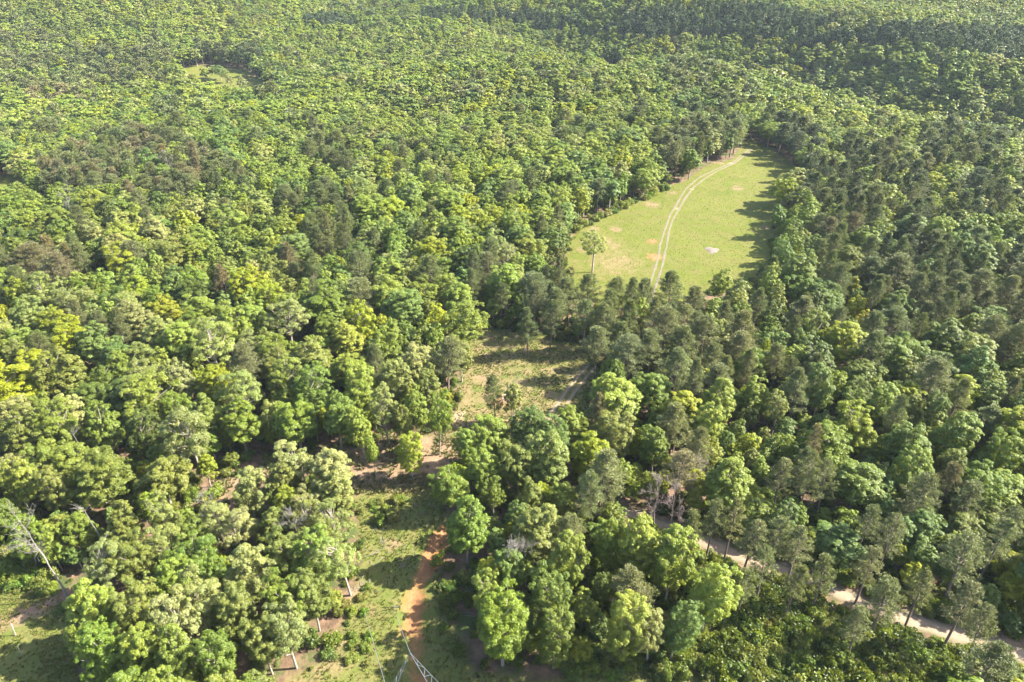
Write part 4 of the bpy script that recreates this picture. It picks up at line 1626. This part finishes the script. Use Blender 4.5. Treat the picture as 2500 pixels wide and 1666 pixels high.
for i in range(6):
    t, t2 = i / 6, (i + 1) / 6
    a = armL[0] * (1 - t) + armR[0] * t
    b = armL[1] * (1 - t2) + armR[1] * t2
    segs += [(a, b, .03), (a + 0, armL[1] * (1 - t) + armR[1] * t, .03)]
part("crossarm", segs)
for sx in (-1, 1):
    for sy in (-1, 1):
        f = loc([top[0] + sx * 3.1, sy * 2.6, 0])
        c = loc([top[0] + sx * .9, top[1] - .3 + sy * .9, th - 7.6])
        part("leg", [(f - loc([0, 0, .5]), c, .09)])
segs = []
for i in range(9):
    t0, t1 = i / 9, (i + 1) / 9
    C_ = []
    for t in (t0, t1):
        C_.append([loc([top[0] + sx * (3.1 + (.9 - 3.1) * t), sy * 2.6 * (1 - t) + (top[1] - .3 + sy * .9) * t, (th - 7.6) * t]) for sx, sy in ((-1, -1), (1, -1), (1, 1), (-1, 1))])
    for j in range(4):
        segs += [(C_[0][j], C_[1][(j + 1) % 4], .035), (C_[0][(j + 1) % 4], C_[1][j], .035), (C_[1][j], C_[1][(j + 1) % 4], .035)]
ob = part("cross_bracing", segs)

for (gx, gy, tgt, lb) in ((889, 1492, armL[1] + loc([-.9, -.3, 0]), "steel guy cable left of the lattice tower"), (961, 1482, top, "steel guy cable running to the tower peak")):
    a = loc(pt(gx, gy, .25))
    b = tgt + base
    q = Tubes()
    ms = [a * (1 - t) + b * t - loc([0, 0, math.sin(t * math.pi) * .5]) for t in np.linspace(0, 1, 9)]
    q.tube(ms, [.045] * 9, 5)
    q.tube([a - loc([0, 0, .6]), a + loc([0, 0, .25])], [.12, .09], 6)
    tag(add(bpy.data.objects.new("guy_cable", q.mesh("guy_cable", M_WIRE))), lb, "cable", "guy cables of the tower")
a = loc(pt(961, 1482, .3))
q = Tubes()
q.tube([a, a + loc([1.2, .2, .05])], [.06, .06], 5)
q.tube([a + loc([1.2, .2, -.6]), a + loc([1.2, .2, .25])], [.07, .07], 6)
tag(add(bpy.data.objects.new("anchor_rail", q.mesh("anchor_rail", M_STEEL))), "short grey anchor rail at the foot of the peak cable", "anchor")

posts = [(1078, 1208, 3.9, .07, "tall thin steel post at the top of the corridor"), (868, 1178, 2.2, .06, "short grey post beside the pale trees, left of the corridor top"),
         (1009, 1174, 2.4, .06, "short grey post between the yellow green tree and the tall post"), (966, 1236, 2.0, .06, "small post in the shrubs of the corridor"),
         (1061, 1242, 2.0, .06, "small post below the tall steel post"), (1013, 1362, 2.2, .06, "weathered post on the left lip of the clay gully"),
         (38, 1552, 3.0, .09, "pale leaning post in the shady grass corner"), (54, 1600, 2.4, .07, "grey post in the shady grass corner, nearest"),
         (987, 1345, 1.8, .05, "thin stake in the dead weeds of the corridor")]
for k, (px, py, h_, r_, lb) in enumerate(posts):
    x, y = G([(px, py)])[0]
    q = Tubes()
    ln = rs.normal(size=2) * .08 * h_
    q.tube([(0, 0, -.4), (ln[0] * .5, ln[1] * .5, h_ * .5), (ln[0], ln[1], h_), (ln[0], ln[1], h_ + .02)], [r_, r_ * .95, r_ * .85, .005], 7)
    o = bpy.data.objects.new("fence_post", q.mesh("fence_post", M_POST if k else M_STEEL))
    o.location = (x, y, float(ground_z(x, y)[0]))
    tag(add(o), lb, "post", "posts along the old fence line")

# sand pile in the field
x0, y0 = G([(1738, 611)])[0]
nr, na_ = 10, 28
V = []
for i in range(nr + 1):
    f = i / nr
    for j in range(na_):
        a = j / na_ * 6.2832
        rad = (2.75 + .5 * math.sin(a * 3 + 1) + .35 * math.sin(a * 5)) * f
        x = x0 + rad * math.cos(a) * 1.0
        y = y0 + rad * math.sin(a) * 1.25
        V.append((x, y, float(ground_z(x, y)[0]) + .38 * (1 - f ** 1.6) * (1 + .5 * (vnoise(np.array(x * 1.4), np.array(y * 1.4), 9) - .5)) - .04))
Fq = []
for i in range(nr):
    for j in range(na_):
        Fq.append((i * na_ + j, i * na_ + (j + 1) % na_, (i + 1) * na_ + (j + 1) % na_, (i + 1) * na_ + j))
tag(add(bpy.data.objects.new("sand_pile", mesh_np("sand_pile", V, Fq, M_SAND, smooth=True))), "low pale pinkish sand pile on the right half of the bright field", "sand pile")

# fallen dead branches in the clay corridor
q = Tubes()
for (px, py, L_) in ((930, 1300, 4), (955, 1260, 4), (925, 1350, 5), (1000, 1395, 3.5), (1150, 1480, 4), (880, 1420, 4), (1025, 1240, 4), (2120, 1640, 5)):
    x, y = G([(px, py)])[0]
    for k in range(9):
        a = rs.uniform(0, 6.28)
        x1, y1 = x + rs.normal() * 1.1, y + rs.normal() * 1.6
        l = rs.uniform(.4, 1) * L_ * .6
        z = float(ground_z(x1, y1)[0])
        q.tube([(x1, y1, z), (x1 + math.cos(a) * l * .5, y1 + math.sin(a) * l * .5, z + .25), (x1 + math.cos(a) * l, y1 + math.sin(a) * l, z + rs.uniform(.1, .7))], [.06, .045, .02], 4)
tag(add(bpy.data.objects.new("brush_debris", q.mesh("brush_debris", M_DEAD))), "scattered heaps of grey dead branches along the corridor", None, None, "stuff")

# ------------------------------------------------------------------ haze
HB = bpy.data.objects.new("haze", None)
bx = [(-2600, -300, -60), (2600, -300, -60), (2600, 2500, -60), (-2600, 2500, -60)]
topz = 175
V = bx + [(a, b, topz) for a, b, _ in bx]
me = mesh_np("haze", V, [(0, 3, 2, 1), (4, 5, 6, 7), (0, 1, 5, 4), (1, 2, 6, 5), (2, 3, 7, 6), (3, 0, 4, 7)])
m, n = mat_new("haze")
pv = nd(n, "ShaderNodeVolumePrincipled")
pv.inputs['Color'].default_value = (.74, .87, 1, 1)
pv.inputs['Density'].default_value = .00004
pv.inputs['Anisotropy'].default_value = 0.0
o_ = nd(n, "ShaderNodeOutputMaterial")
n.links.new(pv.outputs[0], o_.inputs['Volume'])
me.materials.append(m)
HAZE = True
if HAZE:
    tag(add(bpy.data.objects.new("haze", me)), "thin pale haze over the far forest", None, None, "stuff")
